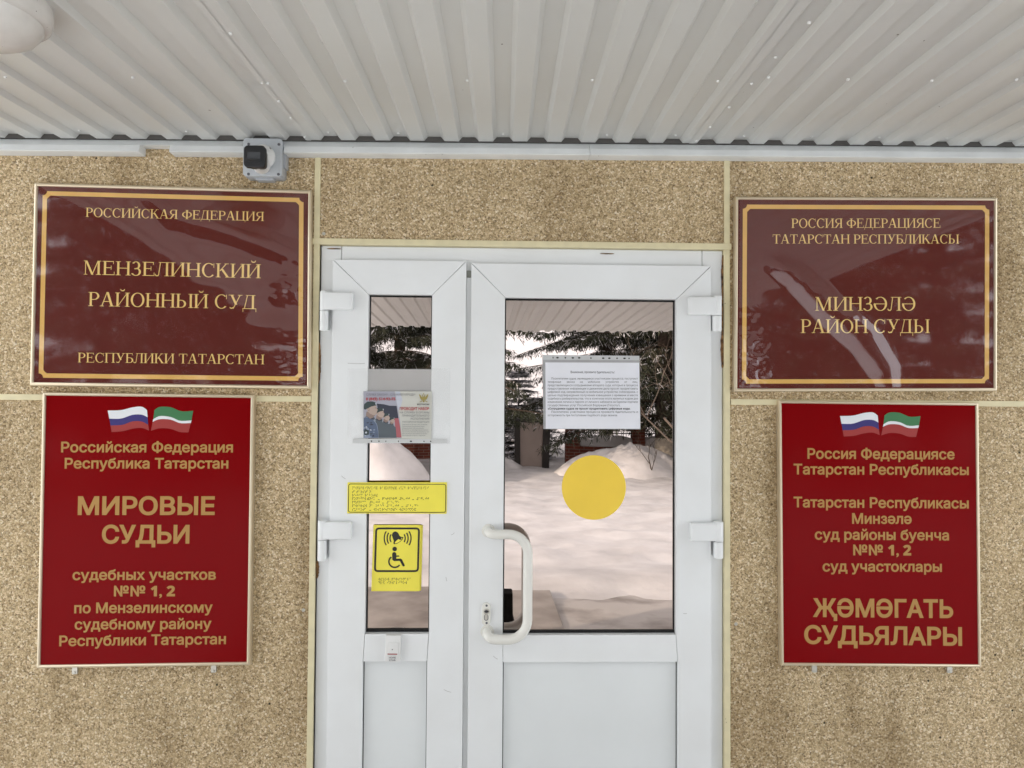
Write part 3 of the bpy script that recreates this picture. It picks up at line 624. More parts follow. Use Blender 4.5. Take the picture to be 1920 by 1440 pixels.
# lock: oval escutcheon, cylinder, slot and two screws
lt, lb = P(911.8, 1129, LY), P(911.8, 1172, LY); lw = P(920, 1150, LY).x-P(903.6, 1150, LY).x; r = lw/2; cx = lt.x
def oval(cx, z0, z1, r, n=14): return [(cx+r*cos(pi*i/n), z1-r+r*sin(pi*i/n)) for i in range(n+1)]+[(cx-r*cos(pi*i/n), z0+r-r*sin(pi*i/n)) for i in range(n+1)]
b = MB(); b.prism(oval(cx, lb.z, lt.z, r), LY-0.006, LY+0.001); lk = b.build('lock_plate', HANDLE, leafR, bevel=0.0012)
b = MB(); q = P(912.2, 1145.3, LY); b.lathe((q.x, LY-0.006, q.z), (0, -1, 0), [(-.001, 0.0085), (0.0016, 0.0083), (0.0018, 0.0066), (0.0012, 0.0062), (0.0012, 0.0002)], 20, 0)
b.flat(oval(q.x, q.z-0.0045, q.z+0.0045, 0.0062), LY-0.0074, 1); b.box(q.x-0.001, q.x+0.0062, LY-0.0078, LY-0.0075, q.z-0.0016, q.z+0.0016, 2)
z1_ = P(912, 1150.5, LY).z; z0_ = P(912, 1162.5, LY).z; b.flat(oval(cx, z0_, z1_, 0.0062), LY-0.0063, 1); b.flat(oval(cx, z0_+.002, z1_-.0005, 0.0044), LY-0.0067, 0)
for yy in (1134.5, 1167):
    q = P(912.4, yy, LY); b.lathe((q.x, LY-0.0058, q.z), (0, -1, 0), [(0, 0.0035), (0.0008, 0.003), (0.0005, 0.0012), (0.0005, 0.0001)], 12, 1)
b.build('lock_cylinder', [STEEL, INK2, INK], leafR)
#NEXT
# ------------------------------------------------------------------ signs
def bil(c, u, v):                                # c: TL TR BR BL
    t = c[0]*(1-u)+c[1]*u; b_ = c[3]*(1-u)+c[2]*u
    return t*(1-v)+b_*v
def sign_body(name, label, cpx, fwid, deep, board_mat, group, bead=0.35):
    yb = -deep
    c = [P(a, b_, yb) for a, b_ in cpx]; c2 = [Vector((q.x, q.z)) for q in c]
    W = (c2[1]-c2[0]).length; H = (c2[0]-c2[3]).length
    mid = (c[0]+c[2])/2
    t = thing(name, (mid.x, 0, mid.z), label, 'sign', group)
    def at(mx, mz): return bil(c2, mx/W, mz/H)   # metres from the top left corner
    def r4(i): return [at(i, i), at(W-i, i), at(W-i, H-i), at(i, H-i)]
    b = MB(); o, n_ = r4(0), r4(fwid)
    # moulded frame: four mitred bars with a rounded front
    for k in range(4):
        a0, a1, b1, b0 = o[k], o[(k+1) % 4], n_[(k+1) % 4], n_[k]
        sec = [(0.0, -0.001), (0.0, yb+0.004), (0.22, yb), (0.62, yb-0.0012), (0.9, yb+0.0008), (1.0, yb+0.004), (1.0, -0.001)]
        k0 = len(b.v)
        for s_, e_ in ((a0, b0), (a1, b1)):
            for f_, y in sec: q = s_.lerp(e_, f_); b.v.append((q.x, y, q.y))
        m_ = len(sec)
        for i in range(m_-1): b.f.append((k0+i, k0+i+1, k0+m_+i+1, k0+m_+i)); b.m.append(0)
        b.f += [tuple(k0+i for i in range(m_)), tuple(k0+m_+i for i in reversed(range(m_)))]; b.m += [0, 0]
    b.build('frame', BRASS, t)
    i_ = fwid*0.97; b = MB(); b.prism([tuple(q) for q in r4(i_)], yb+0.004, -0.002); b.build('board', board_mat, t)
    return t, yb+0.004, at, W, H, c2
def in_border(t, at, W, H, yb):
    # gold line with scooped corners
    i0, th, r, n = 0.0235, 0.0128, 0.027, 7
    def loop(i, r):
        pts = []
        for cx, cz, a0 in ((i, i, 90), (W-i, i, 180), (W-i, H-i, 270), (i, H-i, 0)):
            # quarter scoop centred on the corner
            arc = []
            for k in range(n+1):
                a = radians({(i, i): 90-90*k/n, (W-i, i): 180-90*k/n, (W-i, H-i): 270-90*k/n, (i, H-i): 360-90*k/n}[(cx, cz)])
                arc.append((cx+r*cos(a), cz+r*sin(a)))
            pts += arc
        return pts
    o, q = loop(i0, 0.013), loop(i0, 0.0)
    # outer outline scoops in by 13 mm, inner outline by 13+th about the same centres
    def sc(r): return [(cx+r*cos(radians(a)), cz+r*sin(radians(a))) for cx, cz, aa in ((i0, i0, (90, 0)), (W-i0, i0, (180, 90)), (W-i0, H-i0, (270, 180)), (i0, H-i0, (360, 270))) for a in [aa[0]+(aa[1]-aa[0])*k/n for k in range(n+1)]]
    out = sc(0.0125); inn = []
    rr = 0.0125+th*0.95
    for ci, (cx, cz, aa, sx, sz) in enumerate(((i0, i0, (90, 0), 1, 1), (W-i0, i0, (180, 90), -1, 1), (W-i0, H-i0, (270, 180), -1, -1), (i0, H-i0, (360, 270), 1, -1))):
        for k in range(n+1):
            a = radians(aa[0]+(aa[1]-aa[0])*k/n); x, z = cx+rr*cos(a), cz+rr*sin(a)
            x = max(x, cx+th) if sx > 0 else min(x, cx-th); z = max(z, cz+th) if sz > 0 else min(z, cz-th)
            inn.append((x, z))
    b = MB(); N = len(out)
    for k in range(N):
        j = (k+1) % N; b.flat([tuple(at(*out[k])), tuple(at(*out[j])), tuple(at(*inn[j])), tuple(at(*inn[k]))], yb-0.0004)
    b.build('border_line', GOLDP, t, recalc=False)
def film(t, at, W, H, yb, hfun, nx=150, nz=112, ins=0.012):
    b = MB()
    for j in range(nz+1):
        for i in range(nx+1):
            mx, mz = ins+(W-2*ins)*i/nx, ins+(H-2*ins)*j/nz; q = at(mx, mz)
            b.v.append((q.x, yb-0.0022-hfun(mx, mz), q.y))
    for j in range(nz):
        for i in range(nx):
            a = j*(nx+1)+i; b.f.append((a, a+nx+1, a+nx+2, a+1)); b.m.append(0)
    return b.build('clear_film', FILM, t, smooth=180, recalc=False)
def nz_(x, z, s): return noise.noise((x, z, s))

S1C = ((63.3, 341.7), (584, 356), (582, 729.5), (54.7, 723.3))
t, yb, at, W, H, c2 = sign_body('framed_sign', 'burgundy court sign in Russian above the red sign, left of the door, under peeling film', S1C, 0.0105, 0.020, BURG, 'burgundy framed signs with gold border')
in_border(t, at, W, H, yb)
b = MB(); TY = yb-0.0006
serif(b, 'РОССИЙСКАЯ ФЕДЕРАЦИЯ', (160.5, 406.4), (495, 414.4), 17, TY); serif(b, 'МЕНЗЕЛИНСКИЙ', (156.7, 514.6), (489, 521.6), 26, TY)
serif(b, 'РАЙОННЫЙ СУД', (165.4, 573.6), (480.4, 579.6), 26, TY); serif(b, 'РЕСПУБЛИКИ ТАТАРСТАН', (145.6, 679.4), (495.6, 683), 18, TY)
b.build('lettering', GOLDT, t, recalc=False)
def seg_d(x, z, pts):                            # distance to a polyline and place along it
    best, bt, L = 9, 0, len(pts)-1
    for i in range(L):
        a, c = Vector(pts[i]), Vector(pts[i+1]); p = Vector((x, z)); d = c-a
        u = max(0, min(1, (p-a).dot(d)/d.length_squared)); e = (p-(a+d*u)).length
        if e < best: best, bt = e, (i+u)/L
    return best, bt
def px2m(px, py): # photo pixel to metres inside the present sign
    q = P(px, py, yb); o = Vector((q.x, q.z))-c2[0]; e = (c2[1]-c2[0]).normalized(); g = (c2[3]-c2[0]).normalized()
    return (o.dot(e), o.dot(g))
edgeL = lambda mx, mz: max(0.0, min(1, min(mx, W-mx, mz, H-mz)/0.04))
def gauss(d, s): return math.exp(-(d/s)**2)
pk1, pk2, pk3 = px2m(535, 530), px2m(515, 620), px2m(560, 690)
def h1(mx, mz):
    e = edgeL(mx, mz)
    sd_ = min(1, max(0, (mx-0.22)/0.25)); h = 0.0018+0.004*nz_(mx*1.6, mz*2.0, 0.3)*e + 0.0005*nz_(mx*7, mz*13+mx*8, 4.0)*e*sd_
    h += 0.0035*gauss(seg_d(mx, mz, [px2m(270, 350), px2m(330, 400), px2m(440, 430), px2m(570, 480)])[0], 0.035)*e
    d = sqrt(((mx-pk1[0])/0.035)**2+((mz-pk1[1])/0.045)**2); h += 0.004*math.exp(-d*d)*(1+0.9*nz_(mx*60, mz*60, 2))
    d = sqrt(((mx-pk2[0])/0.085)**2+((mz-pk2[1])/0.05)**2); h += 0.005*math.exp(-d**4)
    d = sqrt(((mx-pk3[0])/0.06)**2+((mz-pk3[1])/0.08)**2); h += 0.006*math.exp(-d*d)*(abs(nz_(mx*38, mz*38, 7))+0.5*abs(nz_(mx*90, mz*80, 3)))*2
    return max(0, h)
film(t, at, W, H, yb, h1)

S2C = ((1379, 368), (1871, 370), (1870.4, 733.4), (1377, 734.4))
t, yb, at, W, H, c2 = sign_body('framed_sign', 'burgundy court sign in Tatar right of the door, its film raised in a long crease', S2C, 0.0095, 0.020, BURG, 'burgundy framed signs with gold border')
in_border(t, at, W, H, yb); TY = yb-0.0006
b = MB()
serif(b, 'РОССИЯ ФЕДЕРАЦИЯСЕ', (1484, 427.3), (1763, 426.9), 17.3, TY); serif(b, 'ТАТАРСТАН РЕСПУБЛИКАСЫ', (1449, 456.6), (1798.4, 456.6), 16.8, TY)
serif(b, 'МИНЗӘЛӘ', (1528.6, 582.4), (1716.4, 582.4), 25.5, TY); serif(b, 'РАЙОН СУДЫ', (1501.5, 624.3), (1743.5, 624.3), 25.5, TY)
b.build('lettering', GOLDT, t, recalc=False)
ridge = [px2m(1447, 495), px2m(1490, 515), px2m(1560, 585), px2m(1625, 640), px2m(1665, 700), px2m(1672, 728)]
crum = px2m(1405, 680)
def h2(mx, mz):
    e = edgeL(mx, mz); h = 0.0018+0.0035*nz_(mx*1.6, mz*2.0, 9.3)*e
    h += 0.0004*nz_(mx*6-mz*6, mz*13, 4.4)*e*min(1, max(0, (0.35-mx)/0.2))
    d, u = seg_d(mx, mz, ridge); wd = 0.036+0.030*sin(pi*min(1, u*0.95))
    f = min(1, max(0, (0.9-u)/0.3))
    h += 0.0115*max(0, 1-(d/wd)**2)**2*(1+0.10*f*nz_(mx*40, mz*24, 2.2))*min(1, u*6+0.3)
    d = sqrt(((mx-crum[0])/0.055)**2+((mz-crum[1])/0.085)**2); h += 0.014*math.exp(-d*d)*(abs(nz_(mx*26, mz*26, 5))+0.6*abs(nz_(mx*70, mz*60, 1)))
    return max(0, h)
film(t, at, W, H, yb, h2)

def flags(t, TY, ru, tt):
    # zoomed outline points of the two small waving flags
    def band(top, bot, n=14):
        def cr(pts, u):
            k = min(len(pts)-2, int(u*(len(pts)-1))); f = u*(len(pts)-1)-k
            p = [pts[max(0, k-1)], pts[k], pts[k+1], pts[min(len(pts)-1, k+2)]]
            return tuple(0.5*(2*p[1][a]+(p[2][a]-p[0][a])*f+(2*p[0][a]-5*p[1][a]+4*p[2][a]-p[3][a])*f*f+(3*p[1][a]-p[0][a]-3*p[2][a]+p[3][a])*f**3) for a in (0, 1))
        return [cr(top, i/n) for i in range(n+1)], [cr(bot, i/n) for i in range(n+1)]
    def draw(lines, mats, mp, name):
        b = MB()
        for k in range(len(lines)-1):
            A, C = band(lines[k], lines[k+1])
            for i in range(len(A)-1): b.flat([xz(P(*mp(*q), TY)) for q in (A[i], A[i+1], C[i+1], C[i])], TY-1e-5*k, k)
        b.build(name, mats, t, recalc=False)
    R0 = [[(555, 170), (640, 168), (715, 150), (775, 146), (808, 168)], [(565, 222), (640, 222), (715, 198), (775, 197), (812, 214)], [(573, 266), (650, 262), (715, 240), (775, 241), (816, 262)], [(580, 308), (650, 303), (715, 287), (775, 282), (821, 299)]]
    T0 = [[(855, 168), (890, 148), (960, 150), (1030, 176), (1105, 172)], [(848, 226), (890, 206), (960, 212), (1020, 236), (1094, 233)], [(844, 243), (890, 226), (960, 229), (1020, 251), (1089, 251)], [(833, 300), (890, 284), (960, 288), (1020, 308), (1074, 310)]]
    draw(R0, [FWHITE, FBLUE, FRED], lambda x, y: (ru[0]+(x-555)/266*(ru[2]-ru[0]), ru[1]+(y-146)/164*(ru[3]-ru[1])), 'flag_print')
    draw(T0, [FGREEN, FWHITE, FRED], lambda x, y: (tt[0]+(x-833)/272*(tt[2]-tt[0]), tt[1]+(y-148)/163*(tt[3]-tt[1])), 'flag_print')
def clips(t, pts):
    for px, py in pts:
        q = P(px, py, 0); b = MB(); b.prism(rrect(q.x-0.0075, q.z-0.004, q.x+0.0075, q.z+0.016, 0.003, 3), -0.006, 0.001)
        b.lathe((q.x, -0.006, q.z), (0, -1, 0), [(-0.001, 0.004), (0.0022, 0.0034), (0.0024, 0.001)], 10); b.build('mounting_clip', STEEL, t)

S3C = ((78.8, 735.3), (476, 740.2), (468.2, 1248), (67.7, 1253.8))
t, yb, at, W, H, c2 = sign_body('framed_sign', 'red magistrates sign in Russian with two flags, left of the door', S3C, 0.0095, 0.022, RED, 'red framed signs with two flags'); TY = yb-0.0006
b = MB(); BD = 0.0205
for s, p0, p1, cp in (('Российская Федерация', (114.4, 847.6), (436.7, 847.8), 19.5), ('Республика Татарстан', (121, 878), (428, 878), 19.5), ('МИРОВЫЕ', (145.6, 964.4), (402.5, 964.4), 34), ('СУДЬИ', (190.8, 1018), (355, 1018), 34),
                      ('судебных участков', (135.7, 1087.2), (404.6, 1086.4), 19.5), ('№№ 𝟭, 𝟮', (213.5, 1117.7), (328, 1117.5), 19.5), ('по Мензелинскому', (139, 1149.4), (398.7, 1148), 19.5), ('судебному району', (139.7, 1180), (396.4, 1178.6), 19.5), ('Республики Татарстан', (110.9, 1211.2), (423.5, 1207.2), 19.5)):
    sans(b, s, p0, p1, cp, TY, BD*(1.45 if cp > 30 else 1.2))
b.build('lettering', GOLDS, t, recalc=False)
flags(t, TY, (202, 762.6, 279.3, 810.6), (283, 763, 362.3, 811)); clips(t, ((142, 1260), (401.7, 1257)))

S4C = ((1460.6, 750.6), (1835.4, 755.2), (1841, 1252), (1465, 1248.8))
t, yb, at, W, H, c2 = sign_body('framed_sign', 'red magistrates sign in Tatar with two flags, right of the door', S4C, 0.0085, 0.022, RED, 'red framed signs with two flags'); TY = yb-0.0006
b = MB()
for s, p0, p1, cp in (('Россия Федерациясе', (1514, 859.6), (1790, 860.9), 19.5), ('Татарстан Республикасы', (1488, 888.9), (1816.5, 890.2), 19.5), ('Татарстан Республикасы', (1488, 950.7), (1816.5, 953), 19.5), ('Минзәлә', (1597.7, 981.5), (1709.4, 982), 19.5),
                      ('суд районы буенча', (1527.7, 1011.2), (1779.4, 1012.8), 19.5), ('№№ 𝟭, 𝟮', (1599.8, 1040.6), (1708.5, 1041), 19.5), ('суд участоклары', (1542.3, 1071), (1766, 1071.8), 19.5), ('ҖӘМӘГАТЬ', (1524, 1155.6), (1787.3, 1157.8), 34), ('СУДЬЯЛАРЫ', (1508, 1206), (1804, 1209.8), 34)):
    sans(b, s, p0, p1, cp, TY, BD*(1.45 if cp > 30 else 1.2))
b.build('lettering', GOLDS, t, recalc=False)
flags(t, TY, (1575, 773.2, 1649.3, 819), (1652.5, 773.5, 1726, 819.5)); clips(t, ((1525.7, 1257), (1778.5, 1258)))

# ------------------------------------------------------------------ camera box above the left sign
BY = -0.048
q = P(497, 300, 0); jb = thing('junction_box', (q.x, 0, q.z), 'grey plastic junction box on the wall carrying the small camera', 'box')
b = MB(); pl = [P(467, 270, -0.001), P(538, 270.5, -0.001), P(538, 340, -0.001), P(467, 339, -0.001)]
x0, x1, z0, z1 = pl[0].x, pl[1].x, pl[2].z, pl[0].z
b.prism(rrect(x0, z0, x1, z1, 0.008), -0.036, 0.002); b.prism(rrect(x0+.03, z0-0.006, x1-.03, z0+.004, 0.003), -0.03, 0.0); b.prism(rrect(x1-.004, z0+.03, x1+.006, z1-.03, 0.003), -0.03, 0.0)
b.build('box_body', GREYPL, jb, bevel=0.002, smooth=30)
b = MB(); b.prism(rrect(x0-.0005, z0-.0005, x1+.0005, z1+.0005, 0.009), BY, -0.0365); b.prism(rrect(x0+.006, z0+.006, x1-.006, z1-.006, 0.006), BY-0.0012, BY+.002)
b.build('box_lid', GREYPL2, jb, bevel=0.0016, smooth=30)
for px, py in ((466.5, 270.5), (524, 271), (466, 326.5), (523.5, 327)):
    q = P(px, py, BY); q.x = min(max(q.x, x0+.009), x1-.009); b = MB(); b.lathe((q.x, BY-0.0005, q.z), (0, -1, 0), [(0, 0.0042), (0.0014, 0.0038), (0.0010, 0.0018), (0.0010, 0.0002)], 12); b.build('screw', INK2, jb)
q = P(494, 295, BY); cm = thing('security_camera', (q.x, BY, q.z), 'small black headed security camera on the grey junction box', 'camera')
b = MB(); b.lathe((q.x, BY-0.001, q.z), (0, -1, 0), [(0, 0.0345), (0.007, 0.0345), (0.011, 0.032), (0.016, 0.022), (0.022, 0.016), (0.03, 0.015)], 36); b.build('mount', WHITEPL, cm, smooth=40)
for a, bb in ((505.7, 279.5), (502, 310.3)):
    h = P(a, bb, BY-0.011); b = MB(); b.lathe((h.x, BY-0.0115, h.z), (0, -1, 0), [(-0.004, 0.0036), (0.0012, 0.0036)], 14); b.build('screw_hole', INK, cm)
hy0, hy1 = BY-0.095, BY-0.022
def hd(u, v, Y): return xz(P(477+u, 292.7+v, Y))
ctr = P(478, 292.7, hy0); e0, e1 = P(457, 272, hy0), P(497.3, 313.8, hy0)
b = MB(); b.prism(rrect(e0.x, e1.z, e1.x, e0.z, 0.0115, 6), hy0, hy0+0.013); b.prism(rrect(e0.x+.005, e1.z+.005, e1.x-.005, e0.z-.005, 0.010, 6), hy0+0.0132, hy0+0.035)
b.build('camera_head', BLACKPL, cm, bevel=0.0015, smooth=35)
b = MB(); b.lathe((ctr.x, hy0+0.03, ctr.z), (q.x+0.0-ctr.x, hy1-hy0-0.02, 0), [(0, 0.026), (0.05, 0.024), (0.058, 0.016)], 24); b.build('camera_body', WHITEPL, cm, smooth=40)
b = MB(); p0, p1 = P(464, 285, hy0-0.001), P(488, 297.5, hy0-0.001); b.prism(rrect(p0.x, p1.z, p1.x, p0.z, 0.002), hy0-0.0012, hy0+.002); b.build('lens_window', LENS, cm)
b = MB(); p0, p1 = P(463.5, 299, hy0), P(490.5, 302, hy0); b.prism(rrect(p0.x, p1.z, p1.x, p0.z, 0.001), hy0-0.003, hy0+.002); b.build('brow_ridge', BLACKPL, cm, bevel=0.0008)

# ------------------------------------------------------------------ things stuck on the door
SY_ = LY-0.0012
def dotline(t, pts, Y, r, m=INK, name='punched_hole'):
    for px, py, k in pts:
        b = MB()
        q = P(px, py, Y); b.flat([(q.x+r*k*cos(a*pi/7), q.z+r*sin(a*pi/7)) for a in range(14)], Y)
        b.build(name, m, t, recalc=False)
# yellow disc
q = P(1113.5, 914, GY-0.001); r = 60.3/640*(D+GY)/D
yd = MB(); yd.prism(circ(q.x, q.z, r, 72), GY-0.0012, GY-0.0002); yd = yd.build('warning_disc', YEL); yd.location = (0, 0, 0)
tag(yd, 'plain yellow round sticker on the wide mirrored pane', 'sticker')
# braille strip across the narrow pane
q = P(745, 934, LY); bs = thing('braille_plate', (q.x, LY, q.z), 'wide yellow braille plate with thin black outline across the narrow door leaf', 'sign', 'yellow tactile plates')
b = MB(); b.prism(Q(((651.5, 904.5), (838, 904.3), (837.3, 963.4), (651, 962.8)), LY-0.003), LY-0.003, LY-0.0003); b.build('plate', YEL2, bs, bevel=0.0006, segs=1)
b = MB(); p0, p1 = P(653.8, 907.4, LY-0.0034), P(835.5, 960.8, LY-0.0034); stroke(b, rrect(p0.x, p1.z, p1.x, p0.z, 0.006), 0.0020, LY-0.0034, closed=True); b.build('outline', INK, bs, recalc=False)
b = MB()
for s, y in (('мензелинский районный суд республики', 913.2), ('татарстан', 920.4), ('режим работы', 926.8), ('понедельник - четверг #8.00 - #17.00', 933.2), ('пятница #8.00 - #15.45', 939.8), ('перерыв на обед #12.00 - #12.45', 946.6), ('суббота - воскресенье выходной', 953.4)):
    braille(b, s, 661, y, LY-0.003, 4.02, 1.75, 0.72)
b.build('braille_dots', INK, bs, recalc=False)
# bell and wheelchair plate
def Z(x, y): return (620+x/4.8, 860+y/4.8)
q = P(742, 1046, GY); bp = thing('call_plate', (q.x, GY, q.z), 'upright yellow plate with bell and wheelchair symbols on the narrow pane', 'sign', 'yellow tactile plates')
PY = GY-0.0065
b = MB(); b.prism(Q((Z(384, 597), Z(812, 597), Z(800, 1193), Z(366, 1193)), PY), PY, PY+0.0028); b.build('plate', YEL2, bp, bevel=0.0005, segs=1)
b = MB(); b.prism(Q((Z(398, 600), Z(829, 600), Z(813, 1186), Z(384, 1188)), GY-0.003), GY-0.0034, GY-0.0002); b.build('backing_plate', YEL2, bp)
PF = PY-0.0004
def zf(pts): return [xz(P(*Z(*p), PF)) for p in pts]
b = MB()
p0, p1 = P(*Z(402, 628), PF), P(*Z(791, 1010), PF)
fr = zf(((410, 628), (795, 628), (785, 1012), (398, 1012)))
def rq(c, r, n=5):
    o = []
    for k in range(4):
        a, v, n2 = Vector(c[k-1]), Vector(c[k]), Vector(c[(k+1) % 4]); s_ = v+(a-v).normalized()*r; e_ = v+(n2-v).normalized()*r
        o += [tuple(s_.lerp(v, i/n).lerp(v.lerp(e_, i/n), i/n)) for i in range(n+1)]
    return o
stroke(b, rq(fr, 0.009), 0.0056, PF, closed=True)
for sgn, cx in ((-1, 600), (1, 605)):
    for rad in (66, 92, 118):
        stroke(b, zf([(cx+sgn*rad*cos(radians(a)), 716+rad*0.62*sin(radians(a))/0.62) for a in range(-32, 33, 8)]), 0.0036, PF)
b.flat(zf(((551, 690), (556, 670), (568, 658), (584, 655), (600, 662), (612, 676), (620, 694), (632, 703), (655, 706), (648, 726), (626, 748), (596, 766), (570, 770), (564, 760), (568, 742), (560, 718))), PF)
b.flat(zf([(611+40*cos(t_)*0.82-12*sin(t_)*0.57, 738-40*cos(t_)*0.57-12*sin(t_)*0.82) for t_ in [2*pi*i/24 for i in range(24)]]), PF-2e-4, 1)
b.flat(zf([(626+13*cos(t_), 722+8*sin(t_)) for t_ in [2*pi*i/16 for i in range(16)]]), PF-4e-4)
b.flat(zf([(576+20.5*cos(t_), 813+20.5*sin(t_)) for t_ in [2*pi*i/24 for i in range(24)]]), PF)
b.flat(zf(((553, 860), (558, 845), (572, 839), (586, 845), (591, 858), (591, 900), (628, 899), (642, 906), (668, 962), (660, 970), (648, 968), (622, 920), (570, 922), (555, 910))), PF)
b.flat(zf(((588, 871), (614, 871), (618, 877), (614, 883), (588, 883))), PF-1e-4)
stroke(b, zf([(577+53*cos(radians(a)), 927+51*sin(radians(a))) for a in range(35, 236, 10)]), 0.0044, PF-2e-4)
b.build('symbols', [INK, YEL2], bp, recalc=False)
b = MB(); braille(b, 'вызов персонала', *Z(432, 1076), PY, 4.2, 1.75, 0.72); braille(b, 'для инвалидов', *Z(432, 1108), PY, 4.2, 1.75, 0.72); b.build('braille_dots', INK, bp, recalc=False)
# wireless bell button
BYY = LY-0.014
q = P(737, 1216, LY); bb_ = thing('bell_button', (q.x, LY, q.z), 'small white call button on the narrow leaf rail below the yellow plate', 'button')
c_ = [P(723.5, 1191.5, BYY), P(751.5, 1191.5, BYY), P(750.2, 1241, BYY), P(720.8, 1241, BYY)]
b = MB(); b.prism([xz(p) for p in c_], BYY, LY-0.0008); b.build('button_case', WHITEPL, bb_, bevel=0.0022, smooth=30)
b = MB(); b.prism(Q(((727, 1205), (747, 1205), (746.5, 1229.5), (725.6, 1229.5)), BYY-.002), BYY-0.002, BYY+.002); b.build('push_plate', WHITEPL, bb_, bevel=0.0009)
b = MB(); b.flat(Q(((726.6, 1225.4), (744.8, 1225.6), (744.8, 1227.6), (726.6, 1227.4)), BYY-.0024), BYY-0.0024, 0); b.flat(Q(((734.8, 1216.5), (737.2, 1217.8), (734.8, 1219.6)), BYY-.0024), BYY-0.0024, 1); b.build('printed_mark', [FRED, INK2], bb_, recalc=False)
b = MB(); sans(b, 'HOME', (729.5, 1234.6), (742, 1234.6), 3.0, BYY-0.0004, 0.01); sans(b, 'STAR', (729.5, 1239.4), (742, 1239.4), 3.2, BYY-0.0004, 0.01); b.build('lettering', INK2, bb_, recalc=False)

# A4 notice in a punched pocket on the wide pane
NY = GY-0.0016
q = P(1108, 735, GY); no_ = thing('paper_notice', (q.x, GY, q.z), 'white typed notice in a punched plastic pocket on the wide mirrored pane', 'notice')
b = MB(); b.prism(Q(((1017, 665.5), (1199, 667), (1201, 805), (1019, 804.5)), NY), NY, GY-0.0003); b.build('pocket', new_mat('pocket_grey_film', (0.40, 0.40, 0.41), 0.4, var=0.1, vscale=30), no_)
b = MB(); b.flat(Q(((1017.5, 666), (1198.5, 667.5), (1198.6, 675.5), (1017.8, 674.5)), NY-.0004), NY-0.0004); b.build('punched_strip', new_mat('pocket_white_strip', (0.55, 0.56, 0.57), 0.45), no_, recalc=False)
b = MB(); b.prism(Q(((1022.5, 679.5), (1198.4, 680), (1200.3, 803.8), (1023.2, 803.8)), NY-.0006), NY-0.0008, NY-0.0001); b.build('sheet', PAPER, no_)
dotline(no_, [(1037, 670.7, .7), (1045.3, 670.7, 1.7), (1060, 670.8, 1), (1074, 671, 1.6), (1086, 671, 1.6), (1108, 671.3, 1), (1131, 671.6, 1.6), (1142.5, 671.6, 1.6), (1157, 671.7, 1), (1171, 671.9, 1.7), (1179.5, 672, .8)], NY-0.0008, 0.0024)
b = MB(); NT = NY-0.0012
lines = ('Посетителям судов, являющимся участниками процесса, поступают', 'телефонные звонки на мобильное устройство от лиц,', 'представляющихся сотрудниками аппарата суда, которые в процессе', 'предоставления информации о движении дела просят продиктовать',
         'цифровой код, направленный на мобильное устройство собеседника, с', 'целью подтверждения получения извещения о времени и месте', 'судебного разбирательства, что в конечном итоге является кодом для', 'изменения логина и пароля от личного кабинета на Едином портале', 'государственных услуг Российской Федерации (Госуслуг).',
         '«Сотрудники судов не просят продиктовать цифровые коды.', 'Посетители, участники процесса проявите бдительность и', 'осторожность при поступлении подобного рода звонков.')
sans(b, 'Внимание, проявите бдительность!', (1070, 699.5), (1152, 700), 4.2, NT, 0.006, res=2)
for i, s in enumerate(lines):
    y = 711.6+i*6.25; x0 = 1034 if i in (0, 10) else 1027; x1 = {8: 1163, 9: 1182, 11: 1158}.get(i, 1196)
    wds = s.split(' ')
    if i in (1,):                                # widely justified line
        n_ = sum(len(a) for a in wds); gap = (x1-x0-n_*2.55)/(len(wds)-1); x = x0
        for a in wds: sans(b, a, (x, y), (x+len(a)*2.5, y), 3.9, NT, 0.0, res=1); x += len(a)*2.55+gap
    else: sans(b, s, (x0, y), (x1, y), 3.9, NT, 0.03 if i == 9 else 0.0, res=1)
b.build('lettering', INK2, no_, recalc=False)

# recruiting poster in a taped plastic pocket on the narrow leaf
PYY = LY-0.0035
q = P(746, 775, LY); po = thing('poster', (q.x, LY, q.z), 'recruiting poster of men in berets taped in a plastic pocket on the narrow leaf', 'poster')
def W_(x, y): return (640+x/8.727, 720+y/8.727)
b = MB(); nx, nzz = 40, 30
for j in range(nzz+1):
    for i in range(nx+1):
        u, v = i/nx, j/nzz; px = 652+(844-652)*u; py = 690.5+(832-690.5)*v
        q = P(px, py, LY-0.0012); e = min(u, 1-u)*5
        b.v.append((q.x, LY-0.0009-0.0011*abs(nz_(px*0.04, py*0.03, 1.7))-0.0016*abs(nz_(px*0.12, py*0.05, 4))*max(0, 1-e), q.z))
for j in range(nzz):
    for i in range(nx): a = j*(nx+1)+i; b.f.append((a, a+nx+1, a+nx+2, a+1)); b.m.append(0)
b.build('pocket', SLEEVE, po, smooth=180, recalc=False)
b = MB(); b.flat(Q(((690, 692), (688.5, 735), (811.5, 736), (812, 692.5)), LY+0.003), LY+0.003); b.build('milky_sheet', MILKY, po, recalc=False)  # milky sheet only where the pocket crosses the pane
C = lambda n, c, r=0.6: new_mat(n, c, r, spec=0.3)
b = MB(); b.prism(Q((W_(362, 118), W_(1480, 122), W_(1472, 902), W_(360, 885)), PYY), PYY, PYY+0.0004); b.build('sheet', C('poster_cream', (0.60, 0.60, 0.55)), po)
mats = [C('poster_lilac', (0.40, 0.40, 0.47)), C('poster_navy', (0.055, 0.06, 0.085)), C('poster_red', (0.42, 0.13, 0.15)), C('poster_green', (0.055, 0.075, 0.075)), C('poster_skin', (0.47, 0.37, 0.32)), C('poster_camo', (0.12, 0.155, 0.235)), C('poster_cloth', (0.115, 0.135, 0.155)), C('poster_pale', (0.55, 0.58, 0.66)), C('poster_blue_pale', (0.27, 0.32, 0.42)), C('poster_skin_shade', (0.30, 0.22, 0.19))]
b = MB(); pk = [0]
